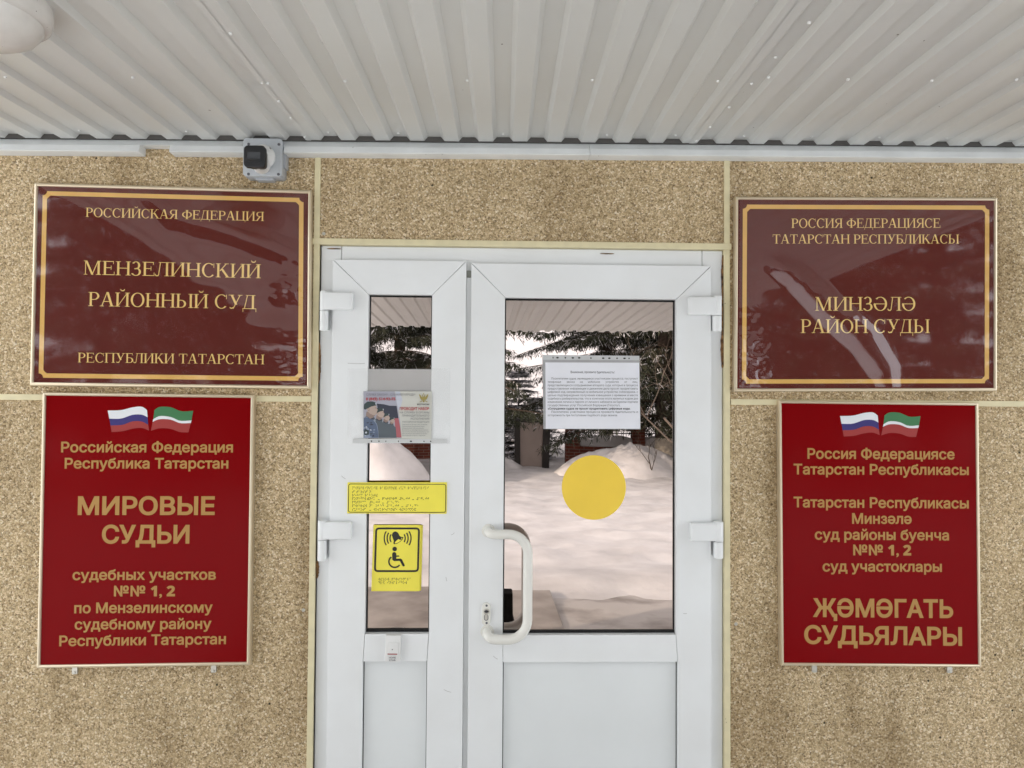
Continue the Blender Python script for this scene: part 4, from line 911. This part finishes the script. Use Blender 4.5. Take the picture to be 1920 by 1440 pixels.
def pg(mi, pts):
    pk[0] += 1; Y = PYY-0.0003-pk[0]*2.2e-5; b.flat([xz(P(*W_(*p), Y)) for p in pts], Y, mi)
pg(0, ((362, 120), (870, 120), (900, 250), (930, 420), (960, 600), (985, 885), (362, 885)))
pg(7, ((880, 122), (960, 122), (1000, 260), (960, 420), (930, 420), (895, 240)))
pg(1, ((580, 320), (700, 332), (790, 355), (905, 358), (935, 560), (840, 600), (700, 520), (600, 420)))
pg(2, ((870, 560), (935, 560), (962, 700), (985, 875), (890, 875), (880, 700)))
# far to near: four men in berets in profile
def man(cx, cy, k, coat):
    f = lambda pts: [(cx+x*k, cy+y*k) for x, y in pts]
    pg(coat, f(((-126, 150), (-60, 95), (40, 120), (90, 220), (110, 330), (115, 460), (-126, 460))))
    pg(9, f(((-80, 40), (-10, 60), (30, 95), (40, 135), (-20, 160), (-90, 110))))
    pg(4, f(((-95, -40), (70, -70), (82, -35), (84, -18), (108, 18), (92, 32), (94, 52), (84, 62), (84, 82), (66, 100), (30, 98), (-20, 78), (-60, 40))))
    pg(9, f(((-60, 40), (-20, 78), (30, 98), (62, 101), (58, 112), (20, 112), (-40, 92)))); pg(9, f(((58, -22), (82, -26), (80, -14), (62, -12)))); pg(9, f(((72, 66), (88, 66), (84, 72), (72, 72))))
    pg(9, f(((-62, -10), (-40, -18), (-28, 6), (-38, 32), (-54, 26)))); pg(4, f(((-56, -6), (-42, -12), (-34, 6), (-42, 22), (-52, 18))))
    pg(3, f(((-125, -30), (-118, -80), (-70, -120), (10, -125), (70, -108), (92, -80), (84, -62), (0, -42), (-60, -12), (-100, 10), (-122, 0))))
    pg(7, f(((62, -100), (80, -106), (86, -70), (72, -66))))
    pg(1, f(((-70, 120), (-20, 160), (40, 140), (50, 152), (-20, 182), (-85, 140)))); pg(7, f(((52, 165), (60, 160), (66, 200), (58, 204))))
pg(6, ((560, 700), (890, 700), (905, 880), (560, 880)))
man(832, 595, 0.42, 6); man(738, 545, 0.55, 6); man(632, 480, 0.72, 6); man(492, 410, 1.0, 6)
pg(8, ((365, 560), (420, 535), (470, 580), (540, 590), (585, 660), (605, 770), (610, 880), (362, 880)))
pg(5, ((365, 560), (420, 545), (520, 590), (575, 660), (600, 780), (605, 880), (470, 880), (450, 720), (365, 700)))
for k in range(46):
    rx, ry = random.uniform(370, 585), random.uniform(560, 870)
    if rx > 470+(ry-560)*0.42 or ry < 600-(rx-480)*0.2: continue
    a = random.uniform(9, 26); pg(random.choice((7, 8, 1, 5, 6)), [(rx+a*cos(t_)*random.uniform(.5, 1.3), ry+a*0.6*sin(t_)*random.uniform(.5, 1.3)) for t_ in [2*pi*i/7 for i in range(7)]])
pg(3, ((365, 770), (400, 740), (455, 760), (450, 830), (380, 840))); pg(7, ((385, 790), (410, 775), (425, 800), (400, 815)))
b.build('printed_picture', mats, po, recalc=False)
PT = PYY-0.0034
b = MB()
def wt(s, x0, x1, y, cap, mi, bold=0.0): sans(b, s, W_(x0, y), W_(x1, y), cap/8.727, PT, bold, mi, res=2)
wt('СЛУЖА ЗАКОНУ - СЛУЖИМ НАРОДУ!', 410, 1210, 190, 34, 0); wt('8 (843) 514-92-75', 400, 885, 266, 48, 1, 0.04); wt('ФССП РОССИИ', 1238, 1438, 346, 24, 2, 0.03)
wt('ПРОВОДИТ НАБОР', 955, 1436, 426, 48, 1, 0.03); wt('НА СЛУЖБУ В ОРГАНЫ', 958, 1438, 482, 32, 0); wt('ПРИНУДИТЕЛЬНОГО', 995, 1438, 533, 32, 0); wt('ИСПОЛНЕНИЯ', 1135, 1438, 584, 32, 0); wt('РОССИЙСКОЙ ФЕДЕРАЦИИ', 1000, 1438, 632, 24, 0)
for i, (s, x1) in enumerate((('Зарплата от 50 тыс. руб. в месяц', 1405), ('Полноценный социальный пакет', 1365), ('Медицинское обслуживание', 1350), ('Выплата на приобретение жилья', 1420), ('Льготная пенсия за выслугу лет', 1440), ('Бесплатное обучение в вузах', 1405), ('Ежегодный отпуск с дорогой', 1370))):
    wt(s, 995, x1, 670+i*30, 17, 0)
# gold emblem: spread wings, two heads, tail
def eg(pts):
    b.flat([xz(P(*W_(*p), PT)) for p in pts], PT-3e-5*len(b.f) % 2e-4, 3)
for s_ in (-1, 1):
    eg([(1347+s_*x, y) for x, y in ((8, 205), (30, 215), (45, 190), (76, 158), (72, 190), (64, 215), (56, 235), (44, 252), (30, 262), (8, 258))])
    eg([(1347+s_*x, y) for x, y in ((2, 215), (14, 196), (10, 178), (26, 172), (22, 190), (24, 205), (10, 222))])
    eg([(1347+s_*x, y) for x, y in ((20, 262), (44, 282), (66, 288), (62, 297), (40, 293), (14, 272))])
eg([(1333, 205), (1361, 205), (1366, 240), (1356, 268), (1364, 292), (1347, 300), (1330, 292), (1338, 268), (1328, 240)]); eg([(1337, 170), (1341, 152), (1347, 146), (1353, 152), (1357, 170)])
b.build('lettering', [C('poster_ink', (0.16, 0.16, 0.18)), C('poster_red_ink', (0.45, 0.09, 0.10)), INK, C('poster_gold', (0.36, 0.30, 0.10))], po, recalc=False)
b = MB(); b.flat(Q(((662, 822.5), (838, 823.5), (838, 831), (661, 830.5)), PYY), PYY-0.0001); b.build('punched_strip', C('pocket_pale_strip', (0.60, 0.61, 0.61), 0.4), po, recalc=False)
dotline(po, [(696.5, 827.2, 1), (710.5, 827.2, 1), (723.5, 827.3, .6), (747, 827.4, .7), (770.5, 827.4, 1.6), (795, 827.5, .8), (807.5, 827.6, .9)], PYY-0.0006, 0.0021)
#NEXT2
# ------------------------------------------------------------------ the yard in front, which the panes mirror
SNOW = new_mat('snow', (0.83, 0.84, 0.86), 0.75, spec=0.25, var=0.24, vscale=1.9, detail=10, bump=1.0, bscale=7)
def trodden():
    m = new_mat('trodden_snow_on_slabs', (0.64, 0.63, 0.62), 0.8, spec=0.25, col2=(0.34, 0.32, 0.31), vscale=2.2, detail=9, bump=0.5, bscale=9)
    r = [x for x in m.node_tree.nodes if x.type == 'VALTORGB'][0]; r.color_ramp.elements[0].position = 0.46; r.color_ramp.elements[1].position = 0.68
    return m
PORCH = trodden()
b = MB(); nx, ny = 70, 40
for j in range(ny+1):
    for i in range(nx+1):
        x, y = -1.75+3.9*i/nx, -4.6*j/ny; b.v.append((x, y+0.02, 0.008-0.13*max(0, (-y-3.3)/1.3)**1.5+0.012*noise.noise((x*2.2, y*2.2, 3))+0.008*noise.noise((x*7, y*7, 1))))
for j in range(ny):
    for i in range(nx): a = j*(nx+1)+i; b.f.append((a, a+nx+1, a+nx+2, a+1)); b.m.append(0)
k = len(b.v)
tag(b.build('porch_floor', PORCH, smooth=180, recalc=False), kind='structure')
# raised walkway strip whose edge runs away from the door
pa, pb = M(1076, 1190, 1.55*1331/437), M(1050, 1108, 1.55*1331/355)
b = MB(); b.v += [(pa.x, -0.02, 0.0), (-1.1, -0.02, 0.0), (-1.1, -3.9, -0.12), (pb.x-0.06, -3.9, -0.12), (pa.x, -0.02, 0.034), (-1.1, -0.02, 0.034), (-1.1, -3.9, 0.020), (pb.x-0.06, -3.9, 0.020)]
b.f += [(0, 1, 2, 3), (7, 6, 5, 4), (0, 4, 5, 1), (1, 5, 6, 2), (2, 6, 7, 3), (3, 7, 4, 0)]; b.m += [0]*6
tag(b.build('walkway', new_mat('trodden_walkway', (0.52, 0.50, 0.48), 0.85, spec=0.2, col2=(0.30, 0.28, 0.27), vscale=2.8, detail=9, bump=0.6, bscale=10), bevel=0.006), kind='structure')
def gz(x, y):
    r = max(0, -y-4.6); h = -0.10+0.05*noise.noise((x*0.5, y*0.5, 2))*min(1, r)+0.035*noise.noise((x*1.5, y*2.2, 5))*min(1, r*2)+0.045*noise.noise((x*2.6, y*4, 8))*min(1, r*2)+0.04*noise.noise((x*5, y*6, 4))*min(1, r*2)
    h += 0.09
    if y > -4.65: h = -0.13+0.16*max(0, min(1, (-y-2.9)/1.4))+0.035*noise.noise((x*2.1, y*2.6, 6))*(y < -2.8)
    if abs(x) > 60 or y < -60 or y > -0.1: h = -0.12
    return h
b = MB(); gx_ = [-420, -150, -60, -30, -20, -14, -10, -8]+[-6+0.16*i for i in range(88)]+[8.5, 10, 14, 20, 30, 60, 150, 420]; gy_ = [60, 12, 2, 0, -1.5, -2.6]+[-2.7-0.16*i for i in range(107)]+[-20.5, -22, -25, -30, -40, -60, -150, -420]
for y in gy_:
    for x in gx_: b.v.append((x, y, gz(x, y)))
n = len(gx_)
for j in range(len(gy_)-1):
    for i in range(n-1): a = j*n+i; b.f.append((a, a+n, a+n+1, a+1)); b.m.append(0)
tag(b.build('snow_ground', SNOW, smooth=180, recalc=False), kind='structure')

def heap(c, rx, ry, h, label, seed, rough=0.25, name='snow_pile'):
    b = MB(); n, m_ = 72, 30
    b.v.append((c.x, c.y, c.z+h*(1+rough*noise.noise((c.x*1.1, c.y*1.1, seed)))+0.08*noise.noise((c.x*2.2, c.y*2.2, seed))+0.10*abs(noise.noise((c.x*4.3, c.y*4.3, seed)))+0.05*noise.noise((c.x*9, c.y*9, seed))))
    for j in range(1, m_+1):
        for i in range(n):
            a = 2*pi*i/n; t = j/m_; f = 1+rough*noise.noise((cos(a)*1.3+seed, sin(a)*1.3, 0.5))
            x, y = c.x+cos(a)*rx*t*f, c.y+sin(a)*ry*t*f
            z = h*(1-t**2.4)**0.95*(1+rough*noise.noise((x*1.1, y*1.1, seed)))+0.08*noise.noise((x*2.2, y*2.2, seed))*(1-t*t)+0.10*abs(noise.noise((x*4.3, y*4.3, seed)))*(1-t)+0.05*noise.noise((x*9, y*9, seed))*(1-t)
            b.v.append((x, y, c.z+z-0.12*(t > 0.99)))
    for i in range(n): b.f.append((0, 1+i, 1+(i+1) % n)); b.m.append(0)
    for j in range(m_-1):
        for i in range(n): a = 1+j*n; b.f.append((a+i, a+n+i, a+n+(i+1) % n, a+(i+1) % n)); b.m.append(0)
    return tag(b.build(name, SNOW, smooth=180, recalc=False), label, 'snow pile', 'shovelled snow piles in the yard')
q = M(1165, 868, 16.2); heap(Vector((q.x, q.y, -0.1)), 1.7, 1.1, 0.72, 'sunlit shovelled snow pile in front of the brick fence, mirrored in the wide pane', 2.0, 0.16)
q = M(715, 893, 13.5); heap(Vector((q.x-0.25, q.y, -0.1)), 1.3, 1.0, 0.95, 'tall smooth snow bank mirrored in the narrow pane beside the open fence', 6.0, 0.14)
q = M(930, 880, 17.4); heap(Vector((q.x+0.1, q.y, -0.1)), 0.7, 0.6, 0.3, 'low snow hump by the dark framed board, mirrored at the left of the wide pane', 9.0, 0.2)

# brick and iron fence
def brick():
    m = new_mat('red_brick', (0.24, 0.06, 0.035), 0.9); n = m.node_tree; b = n.nodes['Principled BSDF']
    t = n.nodes.new('ShaderNodeTexBrick'); t.inputs['Scale'].default_value = 1; t.inputs['Brick Width'].default_value = 0.25; t.inputs['Row Height'].default_value = 0.077; t.inputs['Mortar Size'].default_value = 0.006
    t.inputs['Color1'].default_value = (0.25, 0.065, 0.035, 1); t.inputs['Color2'].default_value = (0.17, 0.045, 0.03, 1); t.inputs['Mortar'].default_value = (0.30, 0.25, 0.22, 1)
    tc = n.nodes.new('ShaderNodeTexCoord'); mp = n.nodes.new('ShaderNodeMapping'); mp.inputs['Rotation'].default_value = (radians(90), 0, 0)
    n.links.new(tc.outputs['Object'], mp.inputs['Vector']); n.links.new(mp.outputs['Vector'], t.inputs['Vector']); n.links.new(t.outputs['Color'], b.inputs['Base Color'])
    return m
BRICK = brick(); IRON = new_mat('dark_iron', (0.02, 0.017, 0.016), 0.5)
FD = 18.5; fy = M(1073, 868, FD).y
def fence(posts, spans, label, base=True):
    t = thing('fence', ((posts[0]+posts[-1])/2, fy, -0.1), label, 'fence', 'brick and iron yard fence')
    for x in posts:
        b = MB(); b.box(x-0.17, x+0.17, fy-0.17, fy+0.17, -0.3, 1.62); p = b.build('brick_pillar', BRICK, t)
        b = MB(); b.box(x-0.21, x+0.21, fy-0.21, fy+0.21, 1.62, 1.69); b.build('pillar_cap', CORE, p)
        b = MB(); b.prism([(x-0.21, 1.69), (x+0.21, 1.69), (x+0.19, 1.80), (x+0.08, 1.87), (x-0.1, 1.86), (x-0.2, 1.79)], fy-0.2, fy+0.2); b.build('snow_cap', SNOW, p, bevel=0.03)
    for xa, xb in spans:
        xa += 0.172; xb -= 0.172
        b = MB(); b.box(xa, xb, fy-0.12, fy+0.12, -0.3, 0.46); b.build('brick_base', BRICK, t)
        b = MB(); b.prism([(xa, 0.46), (xb, 0.46), (xb, 0.68), (xb-0.3, 0.74), (xa+0.3, 0.73), (xa, 0.69)], fy-0.15, fy+0.15); b.build('snow_cap', SNOW, t, bevel=0.04)
        b = MB()
        for z in (0.78, 1.02, 1.48): b.box(xa, xb, fy-0.012, fy+0.012, z, z+0.025)
        nb = max(2, round((xb-xa)/0.14))
        for i in range(nb+1):
            x = xa+0.02+(xb-xa-0.04)*i/nb; b.box(x-0.007, x+0.007, fy-0.007, fy+0.007, 0.7, 1.62); b.lathe((x, fy, 1.62), (0, 0, 1), [(0, 0.016), (0.05, 0.012), (0.09, 0.001)], 6)
            if i < nb:
                c = x+(xb-xa-0.04)/nb/2; 
                for sg in (-1, 1):
                    b.tube([(c+sg*(0.055-0.045*k/14)*cos(k*0.55), fy, 0.90+sg*0.0+(0.075-0.055*k/14)*sin(k*0.55)) for k in range(15)], 0.006, 4)
        b.build('iron_grille', IRON, t)
xA, xB = M(1073, 868, FD).x, M(1197, 868, FD).x; xL = M(768, 868, FD).x
fence([xA, xB, xB+1.75, xB+3.5, xB+5.3], [(xA, xB), (xB, xB+1.75), (xB+1.75, xB+3.5), (xB+3.5, xB+5.3)], 'brick and iron yard fence with snow on its base, mirrored in the wide door pane')
fence([xL-3.6, xL-1.8, xL, xL+0.95], [(xL-3.6, xL-1.8), (xL-1.8, xL), (xL, xL+0.95)], 'brick and iron yard fence with scrolls, mirrored in the narrow door pane')

# dark framed board by the gate
def board():
    d = 17.6; a, c = M(966, 785, d), M(1031, 872, d); x0, x1 = a.x, c.x; z1 = a.z; y = a.y
    t = thing('display_board', ((x0+x1)/2, y, -0.1), 'dark framed pale board standing in the snow under the snowy spruce', 'board')
    b = MB(); b.box(x0, x0+0.15, y-0.1, y+0.1, -0.2, z1); b.box(x1-0.17, x1, y-0.1, y+0.1, -0.2, z1); b.box(x0+.151, x1-.171, y-0.1, y+0.1, z1-0.08, z1); b.build('board_frame', IRON, t)
    b = MB(); b.box(x0+.152, x1-.172, y-0.02, y+0.02, -0.1, z1-.082); b.build('board_face', new_mat('pale_brown_board', (0.40, 0.34, 0.31), 0.6, var=0.1, vscale=4), t)
board()

# spruces
NEEDLE = new_mat('spruce_needles', (0.040, 0.050, 0.032), 0.8, spec=0.2, col2=(0.075, 0.080, 0.055), vscale=1.5)
BARK = new_mat('spruce_bark', (0.075, 0.055, 0.042), 0.95, var=0.4, vscale=9, bump=0.6, bscale=18)
LIME = new_mat('lime_wash', (0.62, 0.58, 0.50), 0.9, var=0.3, vscale=14)
TWIG = new_mat('bare_twig', (0.17, 0.14, 0.115), 0.9, var=0.3, vscale=12)
SNOWN = new_mat('snow_on_needles', (0.72, 0.74, 0.78), 0.8, spec=0.2)
def spruce(h, r0, z0, seed, snow=0.05, dens=1.0, small=False):
    # crown and trunk meshes round the origin
    rnd = random.Random(seed); tr = MB(); cr = MB()
    tr.tube([(0, 0, -0.3), (0, 0, 0.5), (0.02, 0, h*0.4), (0, 0.02, h*0.8), (0, 0, h)], [0.26 if not small else .06, 0.22 if not small else .05, 0.15 if not small else .035, 0.06 if not small else .015, 0.01], 10)
    z = z0
    while z < h-0.15:
        t = (z-z0)/(h-z0); L = r0*(1-t)**0.75*(0.75+0.5*rnd.random())+0.12
        nb = int((7 if not small else 6)*(1-0.35*t)+1)
        off = rnd.random()*6.3
        for k in range(nb):
            a = off+2*pi*k/nb+rnd.uniform(-.3, .3); l = L*rnd.uniform(0.65, 1.12); dr = rnd.uniform(0.18, 0.45)*(1-0.75*t)
            pts = []
            for s in range(7):
                u = s/6; pts.append(Vector((cos(a)*l*u, sin(a)*l*u, z+l*(0.12*u-dr*u*u*1.2+0.25*dr*u**4))))
            cr.tube(pts, [0.028*(1-i/7)*(l/r0+0.2)+0.004 for i in range(7)], 4, 2, cap=False)
            nt_ = int((l*7+3)*dens)
            for q in range(nt_):
                u = (q+rnd.random())/nt_; u = 0.12+0.88*u; i = min(5, int(u*6)); p = pts[i].lerp(pts[i+1], u*6-i)
                for sd in (-1, 1):
                    la = a+sd*rnd.uniform(0.4, 1.25); tl = l*0.30*(1-u*0.55)*rnd.uniform(0.5, 1.2)+0.10
                    e = p+Vector((cos(la)*tl, sin(la)*tl, -tl*rnd.uniform(0.1, 0.55)))
                    m = 2 if not small else 2
                    for w_ in range(13 if not small else 5):
                        c = p.lerp(e, (w_+rnd.random()*0.8)/(12.8 if not small else 4.8)); hang = rnd.uniform(0.05, 0.19)*(1-0.5*t)*(1 if not small else 0.35)
                        wd = rnd.uniform(0.007, 0.017)*(1 if not small else 1.3); da = rnd.random()*6.3
                        dx = Vector((cos(da), sin(da), 0))*wd; dn = Vector((rnd.uniform(-.12, .12), rnd.uniform(-.12, .12), -hang))
                        if rnd.random() < 0.35: dn = Vector((cos(la)*hang, sin(la)*hang, -hang*0.25))
                        mi = 1 if rnd.random() < snow else 0
                        cr.face([c-dx*0.4, c+dx*0.4, c+dx+dn*0.55, c+dn, c-dx+dn*0.55], mi)
                    if rnd.random() < snow*1.4:
                        s_ = rnd.uniform(.04, .11)*(1.5 if small else 1); c = p.lerp(e, rnd.random())+Vector((0, 0, 0.015)); cr.face([c+Vector((s_*cos(g)*rnd.uniform(.5, 1), s_*sin(g)*rnd.uniform(.5, 1), rnd.uniform(-.02, .03))) for g in (0, 1.2, 2.5, 3.8, 5.1)], 1)
        z += rnd.uniform(0.20, 0.40)*(1+0.3*(1-t)) if not small else rnd.uniform(0.09, 0.16)
    return tr, cr
def plant_spruce(loc, label, group, args, wash=True):
    t = thing('spruce_tree', loc, label, 'tree', group); tr, cr = spruce(**args)
    tb = tr.build('trunk', BARK, None, smooth=60); cb = cr.build('crown', [NEEDLE, SNOWN, BARK], None, recalc=False)
    parts = [tb, cb]
    if wash:
        b = MB(); b.tube([(0, 0, -0.2), (0, 0, 0.35), (0, 0, 0.85)], [0.263, 0.243, 0.222], 12, cap=False); parts.append(b.build('lime_washed_base', LIME, None, smooth=60))
    for o in parts: o.parent = t
    return t
GS = 'spruces along the yard'
q = M(1247, 866, 17.3); q.z = -0.1
A = plant_spruce(q, 'big spruce with white washed trunk base at the right of the wide mirrored pane', GS, dict(h=13, r0=3.3, z0=1.35, seed=3, dens=1.5, snow=0.10))
q = M(1135, 866, 22.0); q.z = -0.1
B = plant_spruce(q, 'dense dark spruce behind the brick fence, mirrored above the typed notice', GS, dict(h=14, r0=2.5, z0=2.0, seed=11, dens=1.7, snow=0.10))
q = M(838, 866, 15.5); q.z = -0.1
Cc = plant_spruce(q, 'thin crowned spruce with hanging twigs, mirrored in the narrow pane', GS, dict(h=13, r0=1.75, z0=1.6, seed=23, dens=1.7))
q = M(972, 866, 19.6); q.z = -0.1
Sm = plant_spruce(q, 'young snow dusted spruce above the dark framed board', 'young snowy spruces', dict(h=2.75, r0=0.85, z0=0.3, seed=31, snow=0.5, small=True, dens=1.7), wash=False)
for src, x, y, s, rz, lb in ((B, -4.4, -17.0, 1.0, 2.0, 'tall spruce behind the narrow pane spruce, at the left fence end'), (A, -7.6, -14.5, 1.1, 4.0, 'wide spruce out in the yard on the left'), (Cc, -11.5, -12.5, 1.15, 1.2, 'loose crowned spruce at the far left of the yard'),
                             (Cc, -5.1, -12.0, 1.0, 3.9, 'slim spruce nearest the porch on the left side'), (Cc, -7.2, -11.0, 1.05, 5.9, 'slim spruce second nearest the porch on the left side'), (Cc, 6.0, -11.6, 1.05, 0.4, 'slim spruce nearest the porch on the right side'), (Cc, 8.3, -11.2, 1.1, 2.4, 'slim spruce second nearest the porch on the right side'), (B, 8.6, -15.5, 1.1, 3.1, 'tall spruce in the yard on the right'), (B, -3.1, -21.6, 1.0, 5.2, 'dense spruce behind the fence, seen through the narrow pane spruce'), (Cc, 12.5, -12.5, 1.2, 5.1, 'loose crowned spruce at the far right of the yard'), (A, -10.0, -24, 1.15, 0.6, 'wide spruce beyond the left fence'),
                             (B, 7.8, -25, 1.2, 0.9, 'spruce beyond the right fence end')):
    c = copy_tree(src); c.location = (x, y, -0.1); c.scale = (s, s, s); c.rotation_euler.z = rz; c['label'] = lb
c = copy_tree(Sm); qq = M(1008, 866, 20.3); c.location = (qq.x, qq.y, -0.1); c.scale = (0.72, 0.72, 0.72); c.rotation_euler.z = 2; c['label'] = 'smallest young snow dusted spruce, half hidden behind the typed notice'

# bare trees
def bare(loc, h, seed, lean, label, rad=0.09, group=None, depth=5, mat=TWIG, spread=0.55):
    rnd = random.Random(seed); t = thing('bare_tree', loc, label, 'tree', group); tr = MB(); cr = MB()
    def grow(p, d, l, r, lev):
        pts = [p]; q = p.copy(); dd = d.copy()
        for i in range(5):
            dd = (dd+Vector((rnd.uniform(-.16, .16), rnd.uniform(-.16, .16), rnd.uniform(-.12, .1)))).normalized(); q = q+dd*l/5; pts.append(q.copy())
        (tr if lev == 0 else cr).tube(pts, [r*(1-0.09*i) for i in range(6)], 6 if lev < 2 else 4, cap=False)
        if lev >= depth: return
        for k in range(3 if lev < 3 else 2):
            i = rnd.choice((2, 3, 4, 5)) if lev else rnd.choice((2, 3, 4, 5)); ax = Vector((rnd.uniform(-1, 1), rnd.uniform(-1, 1), rnd.uniform(-0.5, .6)))
            grow(pts[i], (dd+ax*spread*1.3).normalized(), l*rnd.uniform(0.55, 0.8), r*0.52, lev+1)
    grow(Vector((0, 0, -0.2)), Vector(lean).normalized(), h, rad, 0)
    for o in (tr.build('trunk', mat, None, smooth=60, recalc=False), cr.build('branches', mat, None, recalc=False)): o.parent = t
    return t
q = M(1385, 866, 10.5); q.z = -0.1
bare(q, 2.0, 4, (-0.42, 0.05, 1), 'bare pale branched tree reaching across the right side of the wide mirrored pane', 0.034, spread=0.75)
q = M(1232, 868, 15.3); q.z = -0.1
bare(q, 0.75, 8, (-0.22, 0, 1), 'thin bare sapling beside the white washed trunk', 0.018, depth=2, mat=BARK)

# black bag standing on the porch beside where the photo was taken
x0, x1 = M(925, 1108, 2*D).x, M(961.5, 1108, 2*D).x; zt = M(955, 1109, 2*D).z; y = -D+0.02
t = thing('bag', ((x0+x1)/2, y, 0.01), 'upright black bag standing on the porch, mirrored beside the pull handle', 'bag')
b = MB(); b.prism([(x0, 0.012), (x1+0.012, 0.012), (x1+0.016, 0.30), (x1, 0.36), (x1-0.002, zt), (x0, zt)], y-0.06, y+0.06); b.build('bag_body', new_mat('black_fabric', (0.012, 0.012, 0.013), 0.9, spec=0.2, bump=0.3, bscale=40), t, bevel=0.008)
b = MB(); cxx = (x0+x1)/2
for yy in (y-0.03, y+0.03): b.tube([(cxx-0.035, yy, zt-0.06), (cxx-0.035, yy, zt-0.002)], 0.006, 6)
b.build('bag_strap', BLACKPL, t)

# scuffs and pencil-thin scratches on the white leaves
for leaf, lines in ((leafL, (((652, 681), (684, 681.5)), ((832, 1293), (846, 1298)), ((640, 892), (648, 898)), ((836, 1082), (838, 1090)), ((846, 1003), (852, 999)))), (leafR, (((1281, 1150), (1288, 1150)), ((1289, 588), (1291, 590)), ((925, 1230), (933, 1236))))):
    b = MB()
    for p, q in lines: stroke(b, Q([p, ((p[0]+q[0])/2, (p[1]+q[1])/2+0.7), q], LY-0.0007), 0.0011, LY-0.0007)
    b.build('scuff_marks', new_mat('scuff_grey', (0.42, 0.42, 0.41), 0.6), leaf, recalc=False)
